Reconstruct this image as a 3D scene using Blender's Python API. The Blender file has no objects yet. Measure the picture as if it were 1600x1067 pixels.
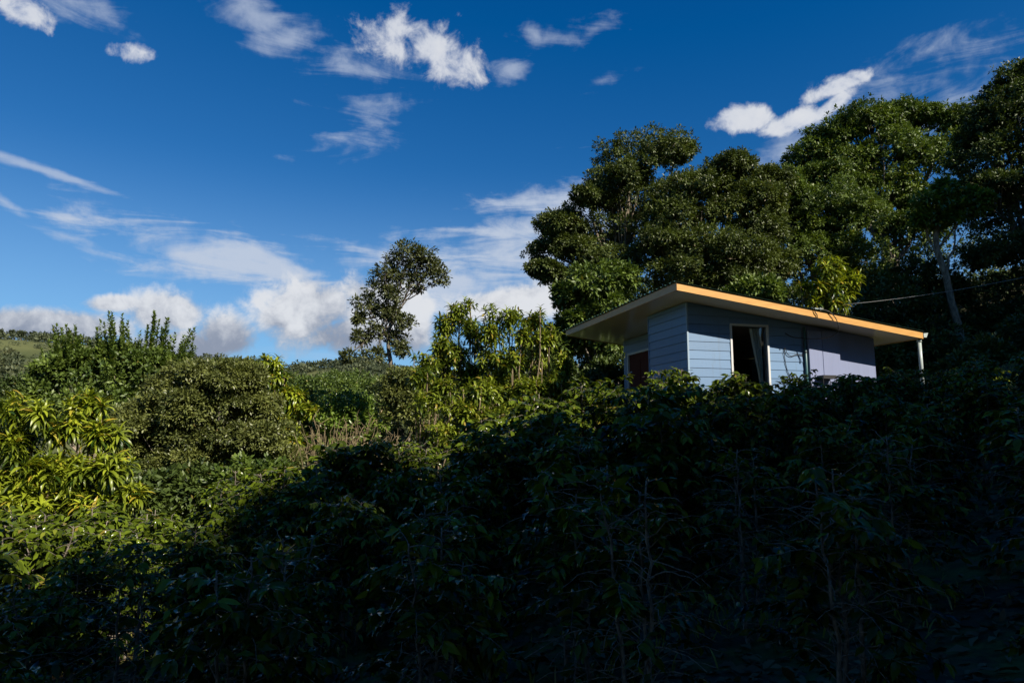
import bpy, math, random
import numpy as np
from mathutils import Matrix, Vector

R = math.radians
rng = np.random.default_rng(7)
random.seed(7)
scene = bpy.context.scene
col = scene.collection

# ------------------------------------------------------------------ camera
FPX, CX, CY = 1067.0, 800.0, 533.5
PITCH = math.atan(142.0 / FPX)
CAM = np.array([0.0, 0.0, 1.65])
cam_d = bpy.data.cameras.new('camera')
cam_d.sensor_width = 36.0
cam_d.lens = FPX / 1600 * 36
cam_d.clip_start = 0.05
cam_d.clip_end = 6000
cam = bpy.data.objects.new('camera', cam_d)
cam.location = CAM
cam.rotation_euler = (R(90) + PITCH, 0, 0)
col.objects.link(cam)
scene.camera = cam

# ------------------------------------------------------------------ light
SUN_EL = 35.8
SUN_AZ = 180 - 43.0          # degrees clockwise from straight ahead
s_dir = np.array([math.sin(R(SUN_AZ)) * math.cos(R(SUN_EL)), math.cos(R(SUN_AZ)) * math.cos(R(SUN_EL)), math.sin(R(SUN_EL))])
sun_d = bpy.data.lights.new('sun', 'SUN')
sun_d.energy = 5.0
sun_d.angle = R(0.5)
sun_d.color = (1.0, 0.90, 0.76)
sun = bpy.data.objects.new('sun', sun_d)
sun.rotation_euler = Vector(s_dir).to_track_quat('Z', 'Y').to_euler()
sun.location = (30, -30, 40)
col.objects.link(sun)

scene.view_settings.view_transform = 'Standard'
scene.view_settings.look = 'None'
scene.view_settings.exposure = 0.60
scene.view_settings.gamma = 1.0
scene.view_settings.use_curve_mapping = False
try:
    scene.cycles.max_bounces = 6
    scene.cycles.diffuse_bounces = 3
    scene.cycles.transparent_max_bounces = 8
    scene.cycles.use_denoising = True
except Exception:
    pass

CP, SP = math.cos(PITCH), math.sin(PITCH)


def ray(px, py):
    u = (px - CX) / FPX
    v = (CY - py) / FPX
    return np.array([u, CP - v * SP, SP + v * CP])


def at(px, py, Y):
    r = ray(px, py)
    return CAM + r * (Y / r[1])


# ------------------------------------------------------------------ node helpers
class NT:
    def __init__(self, tree):
        self.t = tree
        self.n = tree.nodes
        self.l = tree.links

    def add(self, typ, **kw):
        nd = self.n.new(typ)
        for k, v in kw.items():
            setattr(nd, k, v)
        return nd

    def link(self, a, b):
        self.l.new(a, b)

    def setin(self, sock, v):
        if isinstance(v, bpy.types.NodeSocket):
            self.l.new(v, sock)
        else:
            sock.default_value = v

    def math(self, op, a, b=None, c=None, clamp=False):
        nd = self.add('ShaderNodeMath', operation=op, use_clamp=clamp)
        self.setin(nd.inputs[0], a)
        if b is not None:
            self.setin(nd.inputs[1], b)
        if c is not None:
            self.setin(nd.inputs[2], c)
        return nd.outputs[0]

    def dot(self, a, vec):
        nd = self.add('ShaderNodeVectorMath', operation='DOT_PRODUCT')
        self.setin(nd.inputs[0], a)
        nd.inputs[1].default_value = tuple(vec)
        return nd.outputs['Value']

    def mix(self, fac, a, b, blend='MIX'):
        nd = self.add('ShaderNodeMix', data_type='RGBA', blend_type=blend)
        self.setin(nd.inputs[0], fac)
        for s, v in ((nd.inputs[6], a), (nd.inputs[7], b)):
            if isinstance(v, tuple) and len(v) == 3:
                v = (*v, 1.0)
            self.setin(s, v)
        return nd.outputs[2]

    def noise(self, vec, scale, detail=4, rough=0.55, dist=0.0):
        nd = self.add('ShaderNodeTexNoise')
        if vec is not None:
            self.link(vec, nd.inputs['Vector'])
        nd.inputs['Scale'].default_value = scale
        nd.inputs['Detail'].default_value = detail
        nd.inputs['Roughness'].default_value = rough
        nd.inputs['Distortion'].default_value = dist
        return nd.outputs[0]

    def smooth(self, v, lo, hi):
        nd = self.add('ShaderNodeMapRange', interpolation_type='SMOOTHSTEP')
        self.setin(nd.inputs[0], v)
        nd.inputs[1].default_value = lo
        nd.inputs[2].default_value = hi
        return nd.outputs[0]

    def mapping(self, vec, rot=(0, 0, 0), scale=(1, 1, 1), loc=(0, 0, 0)):
        nd = self.add('ShaderNodeMapping')
        self.link(vec, nd.inputs[0])
        nd.inputs['Rotation'].default_value = rot
        nd.inputs['Scale'].default_value = scale
        nd.inputs['Location'].default_value = loc
        return nd.outputs[0]


# ------------------------------------------------------------------ sky
SKY_STRENGTH = 0.05
world = bpy.data.worlds.new('World')
scene.world = world
world.use_nodes = True
W = NT(world.node_tree)
W.n.clear()
sky = W.add('ShaderNodeTexSky', sky_type='NISHITA')
sky.sun_disc = False
sky.sun_elevation = R(SUN_EL)
sky.sun_rotation = R(SUN_AZ)
sky.altitude = 1200
sky.air_density = 1.0
sky.dust_density = 0.6
sky.ozone_density = 2.0
ma = W.add('ShaderNodeVectorMath', operation='MULTIPLY_ADD')      # a deep, polarised mountain blue
W.link(sky.outputs[0], ma.inputs[0])
ma.inputs[1].default_value = (0.53, 1.02, 1.30)
ma.inputs[2].default_value = (-0.43, -0.33, 0.49)
mxv = W.add('ShaderNodeVectorMath', operation='MAXIMUM')
W.link(ma.outputs[0], mxv.inputs[0])
mxv.inputs[1].default_value = (0.01, 0.01, 0.01)
sky_col = mxv.outputs[0]
tc = W.add('ShaderNodeTexCoord')
D = tc.outputs['Generated']


def dirpx(px, py):
    r = ray(px, py)
    return r / np.linalg.norm(r)


def cloud_mask(px, py, a, b, tilt):
    """1 at the centre of a cloud, 0 on its rim, falling below zero outside; a, b half sizes (angles, given at the photo's scale)"""
    c = dirpx(px, py)
    e1 = np.cross(c, (0, 0, 1.0))
    e1 /= np.linalg.norm(e1)
    e2 = np.cross(e1, c)
    t = R(tilt)
    f1 = e1 * math.cos(t) + e2 * math.sin(t)
    f2 = -e1 * math.sin(t) + e2 * math.cos(t)
    k = FPX / c[1] if c[1] > .2 else FPX
    k = FPX * math.sqrt(1 + ((px - CX) / FPX) ** 2) ** 1.0
    sa, sb = a / k, b / k
    u = W.math('MULTIPLY', W.dot(D, f1), 1 / sa)
    v = W.math('MULTIPLY', W.dot(D, f2), 1 / sb)
    q = W.math('SQRT', W.math('MULTIPLY_ADD', u, u, W.math('MULTIPLY', v, v)))
    m = W.math('SUBTRACT', 1.0, q)
    # only on its own side of the sky
    m = W.math('SUBTRACT', m, W.math('MULTIPLY', W.math('LESS_THAN', W.dot(D, c), 0.2), 20.0))
    return m, v


def pile(items):
    m = v = None
    for it in items:
        mi, vi = cloud_mask(*it)
        if m is None:
            m, v = mi, vi
        else:
            nd = W.add('ShaderNodeMix', data_type='FLOAT')
            W.link(W.math('GREATER_THAN', mi, m), nd.inputs[0])
            W.link(v, nd.inputs[2])
            W.link(vi, nd.inputs[3])
            v = nd.outputs[0]
            m = W.math('MAXIMUM', m, mi)
    return m, v


puff = [(640, 62, 80, 42, -8), (700, 92, 52, 34, -20), (605, 55, 60, 34, 10), (195, 80, 40, 18, 6), (1155, 187, 50, 20, -6), (1240, 192, 52, 17, 10),
        (1300, 165, 44, 12, 30), (1312, 133, 46, 15, 14), (1335, 122, 26, 14, 0), (32, 14, 34, 24, -20)]
heap = [(490, 485, 95, 56, 8), (540, 520, 80, 34, 0), (440, 495, 40, 28, 0), (590, 470, 80, 44, -10), (642, 512, 36, 44, 0), (352, 528, 48, 44, 0), (258, 485, 62, 34, 0),
        (180, 474, 44, 14, 8), (60, 508, 130, 28, 4), (300, 545, 80, 30, 0), (820, 470, 120, 26, 6), (-160, 520, 160, 40, 0)]
wisp = [(836, 56, 26, 16, -40), (922, 54, 36, 16, 20), (345, 385, 150, 48, -6), (80, 270, 120, 6, -10), (10, 318, 40, 8, -30), (790, 370, 150, 68, 8), (690, 410, 160, 50, 0), (560, 402, 140, 30, -6),
        (555, 205, 100, 26, 20), (590, 165, 80, 22, 0), (400, 22, 70, 26, -14), (452, 62, 74, 26, 24), (545, 110, 80, 40, 0), (940, 127, 42, 11, 12), (175, 22, 60, 30, 0), (1230, 232, 130, 30, 34),
        (1500, 165, 140, 34, 12), (1480, 100, 120, 40, 0), (110, 372, 80, 10, -8), (800, 108, 26, 14, 0), (880, 60, 60, 20, 0), (1700, 120, 160, 60, 10)]
veil = [(775, 395, 190, 70, 22), (720, 440, 170, 50, 0), (600, 405, 150, 26, -4), (345, 395, 170, 40, -4), (430, 420, 120, 22, -8)]
# noise fields on the dome
nz = W.noise(D, 9.0, 9, 0.62, 0.25)
nz_f = W.noise(D, 26.0, 6, 0.62, 0.4)
sw = W.mapping(D, rot=(0.0, R(16), R(20)), scale=(3.0, 3.0, 15.0))
nw = W.noise(sw, 2.2, 8, 0.60, 0.7)
n1 = W.math('SUBTRACT', nz, 0.5)
n2 = W.math('SUBTRACT', nz_f, 0.5)
nsum = W.math('MULTIPLY_ADD', n2, 1.3, W.math('MULTIPLY', n1, 1.9))
pm, pv = pile(puff)
hm, hv = pile(heap)
wm, wv = pile(wisp)
vm, vv = pile(veil)
pd = W.smooth(W.math('ADD', W.math('MINIMUM', W.math('MULTIPLY', pm, 1.3), 0.62), W.math('MULTIPLY', nsum, 1.75)), 0.0, 0.85)
hd = W.smooth(W.math('ADD', W.math('MINIMUM', hm, 0.6), W.math('MULTIPLY', nsum, 1.0)), -0.22, 0.42)
nwc = W.math('SUBTRACT', nw, 0.5)
wsum = W.math('ADD', W.math('MULTIPLY', W.math('MAXIMUM', wm, -1.5), 0.75), W.math('MULTIPLY_ADD', nwc, 3.2, W.math('MULTIPLY_ADD', n1, 2.4, W.math('MULTIPLY', n2, 1.0))))
wd = W.math('MULTIPLY', W.smooth(wsum, -0.05, 1.3), 0.60)
vsum = W.math('ADD', W.math('MULTIPLY', W.math('MAXIMUM', vm, -1.5), 0.8), W.math('MULTIPLY_ADD', nwc, 3.0, W.math('MULTIPLY_ADD', n1, 1.8, W.math('MULTIPLY', n2, 0.6))))
wd = W.math('MAXIMUM', wd, W.math('MULTIPLY', W.smooth(vsum, -0.25, 0.80), 0.90))
# thin high cloud and a low bank that go on round the rest of the sky
sep = W.add('ShaderNodeSeparateXYZ')
W.link(D, sep.inputs[0])
low = W.smooth(sep.outputs[2], 0.20, 0.05)
big = W.noise(W.mapping(D, scale=(2.2, 2.2, 9.0), loc=(3.1, 0.4, 0.0)), 1.6, 7, 0.6, 0.4)
bank = W.math('MULTIPLY', W.math('MULTIPLY', low, W.smooth(big, 0.52, 0.74)), 0.40)
away = W.smooth(sep.outputs[1], 0.25, -0.15)
bank2 = W.math('MULTIPLY', away, W.math('MULTIPLY', W.smooth(nz, 0.60, 0.78), 0.5))
CLOUD_GAIN = 11.8
heap_shade = W.smooth(W.math('ADD', W.smooth(sep.outputs[2], dirpx(480, 585)[2], dirpx(480, 470)[2]), W.math('MULTIPLY', nsum, 1.5)), 0.05, 1.30)
heap_col = W.mix(heap_shade, (0.30 * CLOUD_GAIN, 0.34 * CLOUD_GAIN, 0.44 * CLOUD_GAIN), (0.84 * CLOUD_GAIN, 0.86 * CLOUD_GAIN, 0.90 * CLOUD_GAIN))
puff_col = W.mix(W.smooth(nsum, -0.5, 0.5), (0.58 * CLOUD_GAIN, 0.64 * CLOUD_GAIN, 0.78 * CLOUD_GAIN), (0.84 * CLOUD_GAIN, 0.86 * CLOUD_GAIN, 0.90 * CLOUD_GAIN))
wisp_col = (0.60 * CLOUD_GAIN, 0.68 * CLOUD_GAIN, 0.82 * CLOUD_GAIN)
pale = W.math('MULTIPLY', W.smooth(sep.outputs[2], 0.38, 0.06), 0.42)          # paler air towards the horizon, all round
sky_col = W.mix(pale, sky_col, (0.40 * CLOUD_GAIN, 0.62 * CLOUD_GAIN, 0.86 * CLOUD_GAIN))
c = W.mix(W.math('MAXIMUM', W.math('MAXIMUM', wd, bank), bank2), sky_col, wisp_col)
c = W.mix(W.math('MULTIPLY', pd, 0.92), c, puff_col)
c = W.mix(W.math('MULTIPLY', hd, 0.95), c, heap_col)
bg = W.add('ShaderNodeBackground')
W.link(c, bg.inputs[0])
bg.inputs[1].default_value = SKY_STRENGTH
wo = W.add('ShaderNodeOutputWorld')
W.link(bg.outputs[0], wo.inputs[0])
try:
    world.cycles.sampling_method = 'MANUAL'
    world.cycles.sample_map_resolution = 512
except Exception:
    pass


# ------------------------------------------------------------------ materials
def new_mat(name):
    m = bpy.data.materials.new(name)
    m.use_nodes = True
    t = NT(m.node_tree)
    b = m.node_tree.nodes['Principled BSDF']
    return m, t, b


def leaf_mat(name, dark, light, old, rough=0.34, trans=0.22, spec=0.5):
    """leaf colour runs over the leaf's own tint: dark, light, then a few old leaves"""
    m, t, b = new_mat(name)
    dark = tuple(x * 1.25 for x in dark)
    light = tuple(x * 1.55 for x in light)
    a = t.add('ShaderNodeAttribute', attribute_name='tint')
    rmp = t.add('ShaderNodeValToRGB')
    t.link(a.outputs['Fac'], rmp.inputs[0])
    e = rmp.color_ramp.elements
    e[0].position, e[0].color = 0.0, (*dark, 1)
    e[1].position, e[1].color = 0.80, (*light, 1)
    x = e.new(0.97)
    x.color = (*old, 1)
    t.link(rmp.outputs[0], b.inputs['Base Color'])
    b.inputs['Roughness'].default_value = rough
    b.inputs['Specular IOR Level'].default_value = spec
    tr = t.add('ShaderNodeBsdfTranslucent')
    mul = t.mix(1.0, rmp.outputs[0], (1.35, 1.35, 0.55), 'MULTIPLY')
    t.link(mul, tr.inputs[0])
    ms = t.add('ShaderNodeMixShader')
    ms.inputs[0].default_value = trans
    t.link(b.outputs[0], ms.inputs[1])
    t.link(tr.outputs[0], ms.inputs[2])
    t.link(ms.outputs[0], t.n['Material Output'].inputs[0])
    return m


def bark_mat(name, c1, c2, scale=14):
    m, t, b = new_mat(name)
    tcn = t.add('ShaderNodeTexCoord')
    v = t.mapping(tcn.outputs['Object'], scale=(1, 1, 0.35))
    n = t.noise(v, scale, 6, 0.65)
    t.link(t.mix(t.smooth(n, 0.35, 0.68), c1, c2), b.inputs['Base Color'])
    b.inputs['Roughness'].default_value = 0.85
    bp = t.add('ShaderNodeBump')
    bp.inputs['Strength'].default_value = 0.6
    bp.inputs['Distance'].default_value = 0.02
    t.link(n, bp.inputs['Height'])
    t.link(bp.outputs[0], b.inputs['Normal'])
    return m


def plain_mat(name, colr, rough=0.5, metal=0.0, var=0.12, scale=3.0, bump=0.0, stretch=(1, 1, 1), spec=0.5):
    m, t, b = new_mat(name)
    tcn = t.add('ShaderNodeTexCoord')
    v = t.mapping(tcn.outputs['Object'], scale=stretch)
    n = t.noise(v, scale, 5, 0.6)
    dk = tuple(x * (1 - var) for x in colr)
    lt = tuple(min(1, x * (1 + var)) for x in colr)
    t.link(t.mix(n, dk, lt), b.inputs['Base Color'])
    b.inputs['Roughness'].default_value = rough
    b.inputs['Metallic'].default_value = metal
    b.inputs['Specular IOR Level'].default_value = spec
    if bump:
        n3 = t.noise(v, scale * 8, 4, 0.6)
        bp = t.add('ShaderNodeBump')
        bp.inputs['Strength'].default_value = bump
        bp.inputs['Distance'].default_value = 0.005
        t.link(n3, bp.inputs['Height'])
        t.link(bp.outputs[0], b.inputs['Normal'])
    return m


M = {}
M['olive'] = leaf_mat('olive_leaf', (0.020, 0.034, 0.008), (0.078, 0.102, 0.018), (0.16, 0.11, 0.03), 0.5, 0.18)
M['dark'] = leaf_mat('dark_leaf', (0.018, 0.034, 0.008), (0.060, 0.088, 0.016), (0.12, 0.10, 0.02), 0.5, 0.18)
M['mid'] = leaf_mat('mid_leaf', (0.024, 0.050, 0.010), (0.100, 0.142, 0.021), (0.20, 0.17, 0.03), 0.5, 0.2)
M['fresh'] = leaf_mat('fresh_leaf', (0.035, 0.070, 0.012), (0.130, 0.190, 0.026), (0.26, 0.24, 0.04), 0.33, 0.24)
M['slender'] = leaf_mat('slender_leaf', (0.022, 0.034, 0.010), (0.075, 0.085, 0.026), (0.13, 0.09, 0.03), 0.5, 0.18)
M['round'] = leaf_mat('round_tree_leaf', (0.030, 0.044, 0.011), (0.140, 0.156, 0.040), (0.20, 0.15, 0.05), 0.42, 0.18)
M['yellow'] = leaf_mat('dracaena_leaf', (0.022, 0.048, 0.005), (0.235, 0.275, 0.019), (0.42, 0.32, 0.04), 0.36, 0.24)
M['thicket'] = leaf_mat('thicket_leaf', (0.026, 0.050, 0.007), (0.172, 0.212, 0.020), (0.28, 0.22, 0.03), 0.34, 0.24)
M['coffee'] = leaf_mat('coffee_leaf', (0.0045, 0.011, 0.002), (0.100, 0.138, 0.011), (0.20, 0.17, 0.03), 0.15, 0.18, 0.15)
M['far'] = leaf_mat('distant_leaf', (0.026, 0.036, 0.018), (0.062, 0.074, 0.034), (0.09, 0.09, 0.04), 0.6, 0.1, 0.3)
M['grass'] = leaf_mat('grass_blade', (0.06, 0.07, 0.014), (0.20, 0.19, 0.04), (0.34, 0.27, 0.10), 0.5, 0.25, 0.3)
M['bark'] = bark_mat('grey_bark', (0.05, 0.042, 0.032), (0.20, 0.17, 0.13))
M['pale_bark'] = bark_mat('pale_bark', (0.10, 0.085, 0.06), (0.34, 0.28, 0.20))
M['twig'] = bark_mat('coffee_twig', (0.06, 0.05, 0.04), (0.26, 0.22, 0.175), 30)
M['cane'] = bark_mat('dracaena_cane', (0.08, 0.06, 0.035), (0.27, 0.21, 0.12), 20)
M['straw'] = bark_mat('dry_twig', (0.13, 0.10, 0.05), (0.30, 0.235, 0.125), 20)


# ------------------------------------------------------------------ mesh helpers
def link_mesh(name, me, parent=None, loc=None):
    o = bpy.data.objects.new(name, me)
    col.objects.link(o)
    if parent is not None:
        o.parent = parent
    if loc is not None:
        o.location = loc
    return o


def tag(o, label=None, cat=None, group=None, kind=None):
    for k, v in (('label', label), ('category', cat), ('group', group), ('kind', kind)):
        if v:
            o[k] = v
    return o


def empty(name, loc, label, cat, group=None, rz=0.0):
    o = bpy.data.objects.new(name, None)
    o.empty_display_size = 0.3
    o.location = loc
    o.rotation_euler = (0, 0, rz)
    col.objects.link(o)
    return tag(o, label, cat, group)


class MB:
    """collects verts and faces for one mesh"""

    def __init__(self):
        self.v = []
        self.f = []
        self.n = 0

    def add(self, verts, faces):
        self.v.append(np.asarray(verts, float).reshape(-1, 3))
        self.f += [tuple(int(i) + self.n for i in f) for f in faces]
        self.n += len(self.v[-1])

    def box(self, a, b):
        (x0, y0, z0), (x1, y1, z1) = a, b
        self.add([(x0, y0, z0), (x1, y0, z0), (x1, y1, z0), (x0, y1, z0), (x0, y0, z1), (x1, y0, z1), (x1, y1, z1), (x0, y1, z1)],
                 [(0, 3, 2, 1), (4, 5, 6, 7), (0, 1, 5, 4), (1, 2, 6, 5), (2, 3, 7, 6), (3, 0, 4, 7)])

    def tube(self, pts, rad, n=6, cap=True):
        pts = np.asarray(pts, float)
        rad = np.broadcast_to(np.asarray(rad, float), (len(pts),))
        tg = np.gradient(pts, axis=0)
        tg /= np.linalg.norm(tg, axis=1)[:, None] + 1e-9
        ref = np.array([0.31, 0.2, 0.93]) if abs(tg[0][2]) < 0.8 else np.array([1.0, 0.1, 0.0])
        vs = []
        ang = np.arange(n) * 2 * np.pi / n
        for p, t, r in zip(pts, tg, rad):
            a = np.cross(t, ref)
            a /= np.linalg.norm(a) + 1e-9
            b = np.cross(t, a)
            vs.append(p + r * (np.cos(ang)[:, None] * a + np.sin(ang)[:, None] * b))
        fs = []
        for k in range(len(pts) - 1):
            for i in range(n):
                j = (i + 1) % n
                fs.append((k * n + i, k * n + j, (k + 1) * n + j, (k + 1) * n + i))
        if cap:
            fs.append(tuple(range(n - 1, -1, -1)))
            fs.append(tuple((len(pts) - 1) * n + i for i in range(n)))
        self.add(np.concatenate(vs), fs)

    def mesh(self, name, mat, smooth=False):
        me = bpy.data.meshes.new(name)
        v = np.concatenate(self.v) if self.v else np.zeros((0, 3))
        me.from_pydata(v.tolist(), [], self.f)
        me.materials.append(mat)
        if smooth:
            me.polygons.foreach_set('use_smooth', np.ones(len(me.polygons), bool))
        me.update()
        return me

    def build(self, name, mat, parent=None, smooth=False, loc=None):
        return link_mesh(name, self.mesh(name, mat, smooth), parent, loc)


def unit(a):
    return a / (np.linalg.norm(a, axis=-1, keepdims=True) + 1e-9)


# leaf shapes: y runs along the leaf, x across, z out of its face; faces are triangles
def tmpl_diamond():
    v = np.array([(0, 0, 0), (-0.25, 0.45, 0.07), (0, 1.0, -0.06), (0.25, 0.45, 0.07), (0, 0.5, 0)], float)
    f = np.array([(0, 4, 1), (1, 4, 2), (0, 3, 4), (3, 2, 4)])
    return v, f


def tmpl_small():
    v = np.array([(0, 0, 0), (-0.24, 0.5, 0.06), (0, 1.0, -0.05), (0.24, 0.5, 0.06)], float)
    return v, np.array([(0, 2, 1), (0, 3, 2)])


def tmpl_strip(w=0.085, arch=0.45, seg=4):
    v, f = [], []
    prof = [0.55, 0.95, 1.0, 0.70, 0.0]
    for k in range(seg + 1):
        y = k / seg
        ww = w * prof[k]
        yy = y - 0.22 * y ** 3
        z = -arch * y * y
        v += [(-ww, yy, z + ww * 0.35), (0, yy, z), (ww, yy, z + ww * 0.35)]
    for k in range(seg):
        a, b = 3 * k, 3 * k + 3
        for s in (0, 1):
            if k < seg - 1:
                f += [(a + s, a + s + 1, b + s + 1), (a + s, b + s + 1, b + s)]
            else:
                f += [(a + s, a + s + 1, b + 1)]
    return np.array(v, float), np.array(f)


def tmpl_ovate(w=0.21, arch=0.26, ripple=0.03):
    ys = [0.0, 0.22, 0.48, 0.74, 1.0]
    ws = [0.02, 0.8, 1.0, 0.62, 0.0]
    v, f = [], []
    for k, (y, q) in enumerate(zip(ys, ws)):
        z = -arch * y * y
        rp = ripple * (1 if k % 2 else -1)
        v += [(-w * q, y, z + w * q * 0.3 + rp * (q > 0.1)), (0, y, z), (w * q, y, z + w * q * 0.3 - rp * (q > 0.1))]
    for k in range(4):
        a, b = 3 * k, 3 * k + 3
        for s in (0, 1):
            if k < 3:
                f += [(a + s, a + s + 1, b + s + 1), (a + s, b + s + 1, b + s)]
            else:
                f += [(a + s, a + s + 1, b + 1)]
    return np.array(v, float), np.array(f)


T_SMALL, T_DIA, T_STRIP, T_OV = tmpl_small(), tmpl_diamond(), tmpl_strip(), tmpl_ovate()
T_BROAD = tmpl_strip(0.125, 0.5)


def leaf_mesh(name, tmpl, P, Yd, N, size, tint, mat, smooth=False):
    tv, tf = tmpl
    n, k = len(P), len(tv)
    Yd = unit(Yd)
    X = unit(np.cross(Yd, N))
    N = np.cross(X, Yd)
    V = P[:, None, :] + size[:, None, None] * (tv[None, :, 0:1] * X[:, None, :] + tv[None, :, 1:2] * Yd[:, None, :] + tv[None, :, 2:3] * N[:, None, :])
    F = (tf[None] + (np.arange(n) * k)[:, None, None]).reshape(-1, 3)
    me = bpy.data.meshes.new(name)
    me.vertices.add(n * k)
    me.vertices.foreach_set('co', V.astype(np.float32).ravel())
    me.loops.add(F.size)
    me.loops.foreach_set('vertex_index', F.astype(np.int32).ravel())
    me.polygons.add(len(F))
    me.polygons.foreach_set('loop_start', (np.arange(len(F)) * 3).astype(np.int32))
    at_ = me.attributes.new('tint', 'FLOAT', 'POINT')
    at_.data.foreach_set('value', np.repeat(tint, k).astype(np.float32))
    me.materials.append(mat)
    me.update(calc_edges=True)
    if smooth:
        me.polygons.foreach_set('use_smooth', np.ones(len(F), bool))
    return me


def rand_unit(n):
    return unit(rng.normal(size=(n, 3)))


# ------------------------------------------------------------------ terrain
ctrl = np.array([
    (0, 0, 0), (-3, 4, -.5), (3, 4, .45), (-6, 9, -1.3), (0, 9, .0), (4, 9, .85), (8, 9, 1.6), (1, 13, .7), (4, 12.6, 1.35), (4, 15, 1.68), (8.5, 15.6, 1.72), (6, 20, 1.75), (3, 19, 1.5),
    (9.9, 15.6, 2.25), (12, 17, 2.9), (12, 12, 2.5), (16, 24, 4.3), (10, 27, 3.3), (3, 27, 1.8), (-4, 18, -1.0), (-8, 13, -1.6), (-13, 22, -3.2), (-5, 30, -2.5), (-8, 45, -6.5),
    (-25, 45, -8), (0, 45, -4.5), (15, 45, 5), (30, 40, 11), (35, 20, 12), (25, 10, 7.5), (20, 0, 5), (12, -5, 2), (0, -10, -.8), (-15, 0, -3), (-30, 10, -6), (-30, -20, -6), (20, -25, 4),
    (0, -30, -2), (-45, 60, -12), (0, 65, -9), (35, 65, 12), (60, 30, 20), (60, -10, 14), (-60, 0, -12), (45, -45, 8), (-45, -45, -9)], float)


def tps_fit(c):
    n = len(c)
    d = np.linalg.norm(c[:, None, :2] - c[None, :, :2], axis=2)
    K = np.where(d > 0, d * d * np.log(d + 1e-9), 0) + np.eye(n) * 0.5
    Pm = np.c_[np.ones(n), c[:, :2]]
    A = np.block([[K, Pm], [Pm.T, np.zeros((3, 3))]])
    return np.linalg.solve(A, np.r_[c[:, 2], 0, 0, 0])


_w = tps_fit(ctrl)


def near_z(x, y):
    x = np.asarray(x, float)
    y = np.asarray(y, float)
    sh = x.shape
    q = np.c_[x.ravel(), y.ravel()]
    d = np.linalg.norm(q[:, None, :] - ctrl[None, :, :2], axis=2)
    K = np.where(d > 1e-6, d * d * np.log(d + 1e-9), 0)
    z = K @ _w[:-3] + _w[-3] + q @ _w[-2:]
    return z.reshape(sh)


_rpx = np.array([-400, -200, 0, 45, 100, 200, 310, 390, 450, 500, 560, 620, 700, 900, 1200, 1600, 2000])
_rpy = np.array([505, 515, 528, 531, 534, 548, 558, 562, 570, 568, 565, 575, 585, 590, 560, 500, 480])
_rpy = _rpy + 8
_raz, _rtan = [], []
for a_, b_ in zip(_rpx, _rpy):
    r_ = ray(a_, b_)
    _raz.append(math.atan2(r_[0], r_[1]))
    _rtan.append(r_[2] / math.hypot(r_[0], r_[1]))
RIDGE = 720.0


def ridge_h(az):
    return 1.65 + np.interp(az, _raz, _rtan) * RIDGE


def wav(x, y, s):
    return (np.sin(x / s * 1.3 + 0.7) * np.cos(y / s * 1.1 - 1.2) + 0.5 * np.sin(x / s * 2.9 - y / s * 2.3 + 2.0) + 0.3 * np.sin(x / s * 5.1 + y / s * 4.3))


def sstep(a, b, x):
    t = np.clip((x - a) / (b - a), 0, 1)
    return t * t * (3 - 2 * t)


def ground_z(x, y):
    x = np.asarray(x, float)
    y = np.asarray(y, float)
    r = np.hypot(x, y)
    az = np.arctan2(x, y)
    k = np.minimum(1.0, 62.0 / np.maximum(r, 1e-3))
    zn = near_z(x * k, y * k)
    back = sstep(1.2, 2.2, np.abs(az))
    rh = ridge_h(az) * (1 - back) + 95 * back
    up = sstep(240, RIDGE, r)
    zf = -16 + (rh + 16) * up + wav(x, y, 90) * 4 * sstep(150, 320, r) * (1 - sstep(520, RIDGE, r)) * 1.3
    zf = np.where(r > RIDGE, zf - (r - RIDGE) * 0.08, zf)
    t = sstep(55, 190, r)
    z = zn * (1 - t) + zf * t
    return z + 0.05 * wav(x, y, 1.7) * (1 - sstep(20, 40, r))


na, nr = 300, 190
angs = np.linspace(-math.pi, math.pi, na, endpoint=False)
rads = np.concatenate([[0.6], np.geomspace(1.2, 40, 90), np.geomspace(41.5, 3200, nr - 91)])
AA, RR = np.meshgrid(angs, rads)
GX, GY = RR * np.sin(AA), RR * np.cos(AA)
GZ = ground_z(GX, GY)
verts = np.c_[GX.ravel(), GY.ravel(), GZ.ravel()].tolist()
faces = []
for i in range(nr - 1):
    for j in range(na):
        k = (j + 1) % na
        faces.append((i * na + j, (i + 1) * na + j, (i + 1) * na + k, i * na + k))
faces.append(tuple(range(na)))
gm = bpy.data.meshes.new('ground')
gm.from_pydata(verts, [], faces)
gm.polygons.foreach_set('use_smooth', np.ones(len(gm.polygons), bool))
mg, t, b = new_mat('ground_soil_and_pasture')
geo = t.add('ShaderNodeNewGeometry')
pos = geo.outputs['Position']
n_s = t.noise(pos, 1.4, 8, 0.65)
n_b = t.noise(pos, 0.012, 6, 0.6)
n_f = t.noise(pos, 6.0, 6, 0.7)
soil = t.mix(t.smooth(n_f, 0.3, 0.7), (0.028, 0.020, 0.013), (0.080, 0.060, 0.038))
turf = t.mix(t.smooth(n_f, 0.3, 0.7), (0.035, 0.045, 0.010), (0.12, 0.12, 0.030))
nearc = t.mix(t.smooth(n_s, 0.42, 0.60), soil, turf)
past = t.mix(t.smooth(n_b, 0.40, 0.60), (0.052, 0.066, 0.022), (0.105, 0.116, 0.042))
ln = t.add('ShaderNodeVectorMath', operation='LENGTH')
t.link(pos, ln.inputs[0])
far_m = t.smooth(ln.outputs['Value'], 60, 160)
t.link(t.mix(far_m, nearc, past), b.inputs['Base Color'])
b.inputs['Roughness'].default_value = 0.95
b.inputs['Specular IOR Level'].default_value = 0.2
bp = t.add('ShaderNodeBump')
bp.inputs['Strength'].default_value = 0.7
bp.inputs['Distance'].default_value = 0.05
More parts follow.
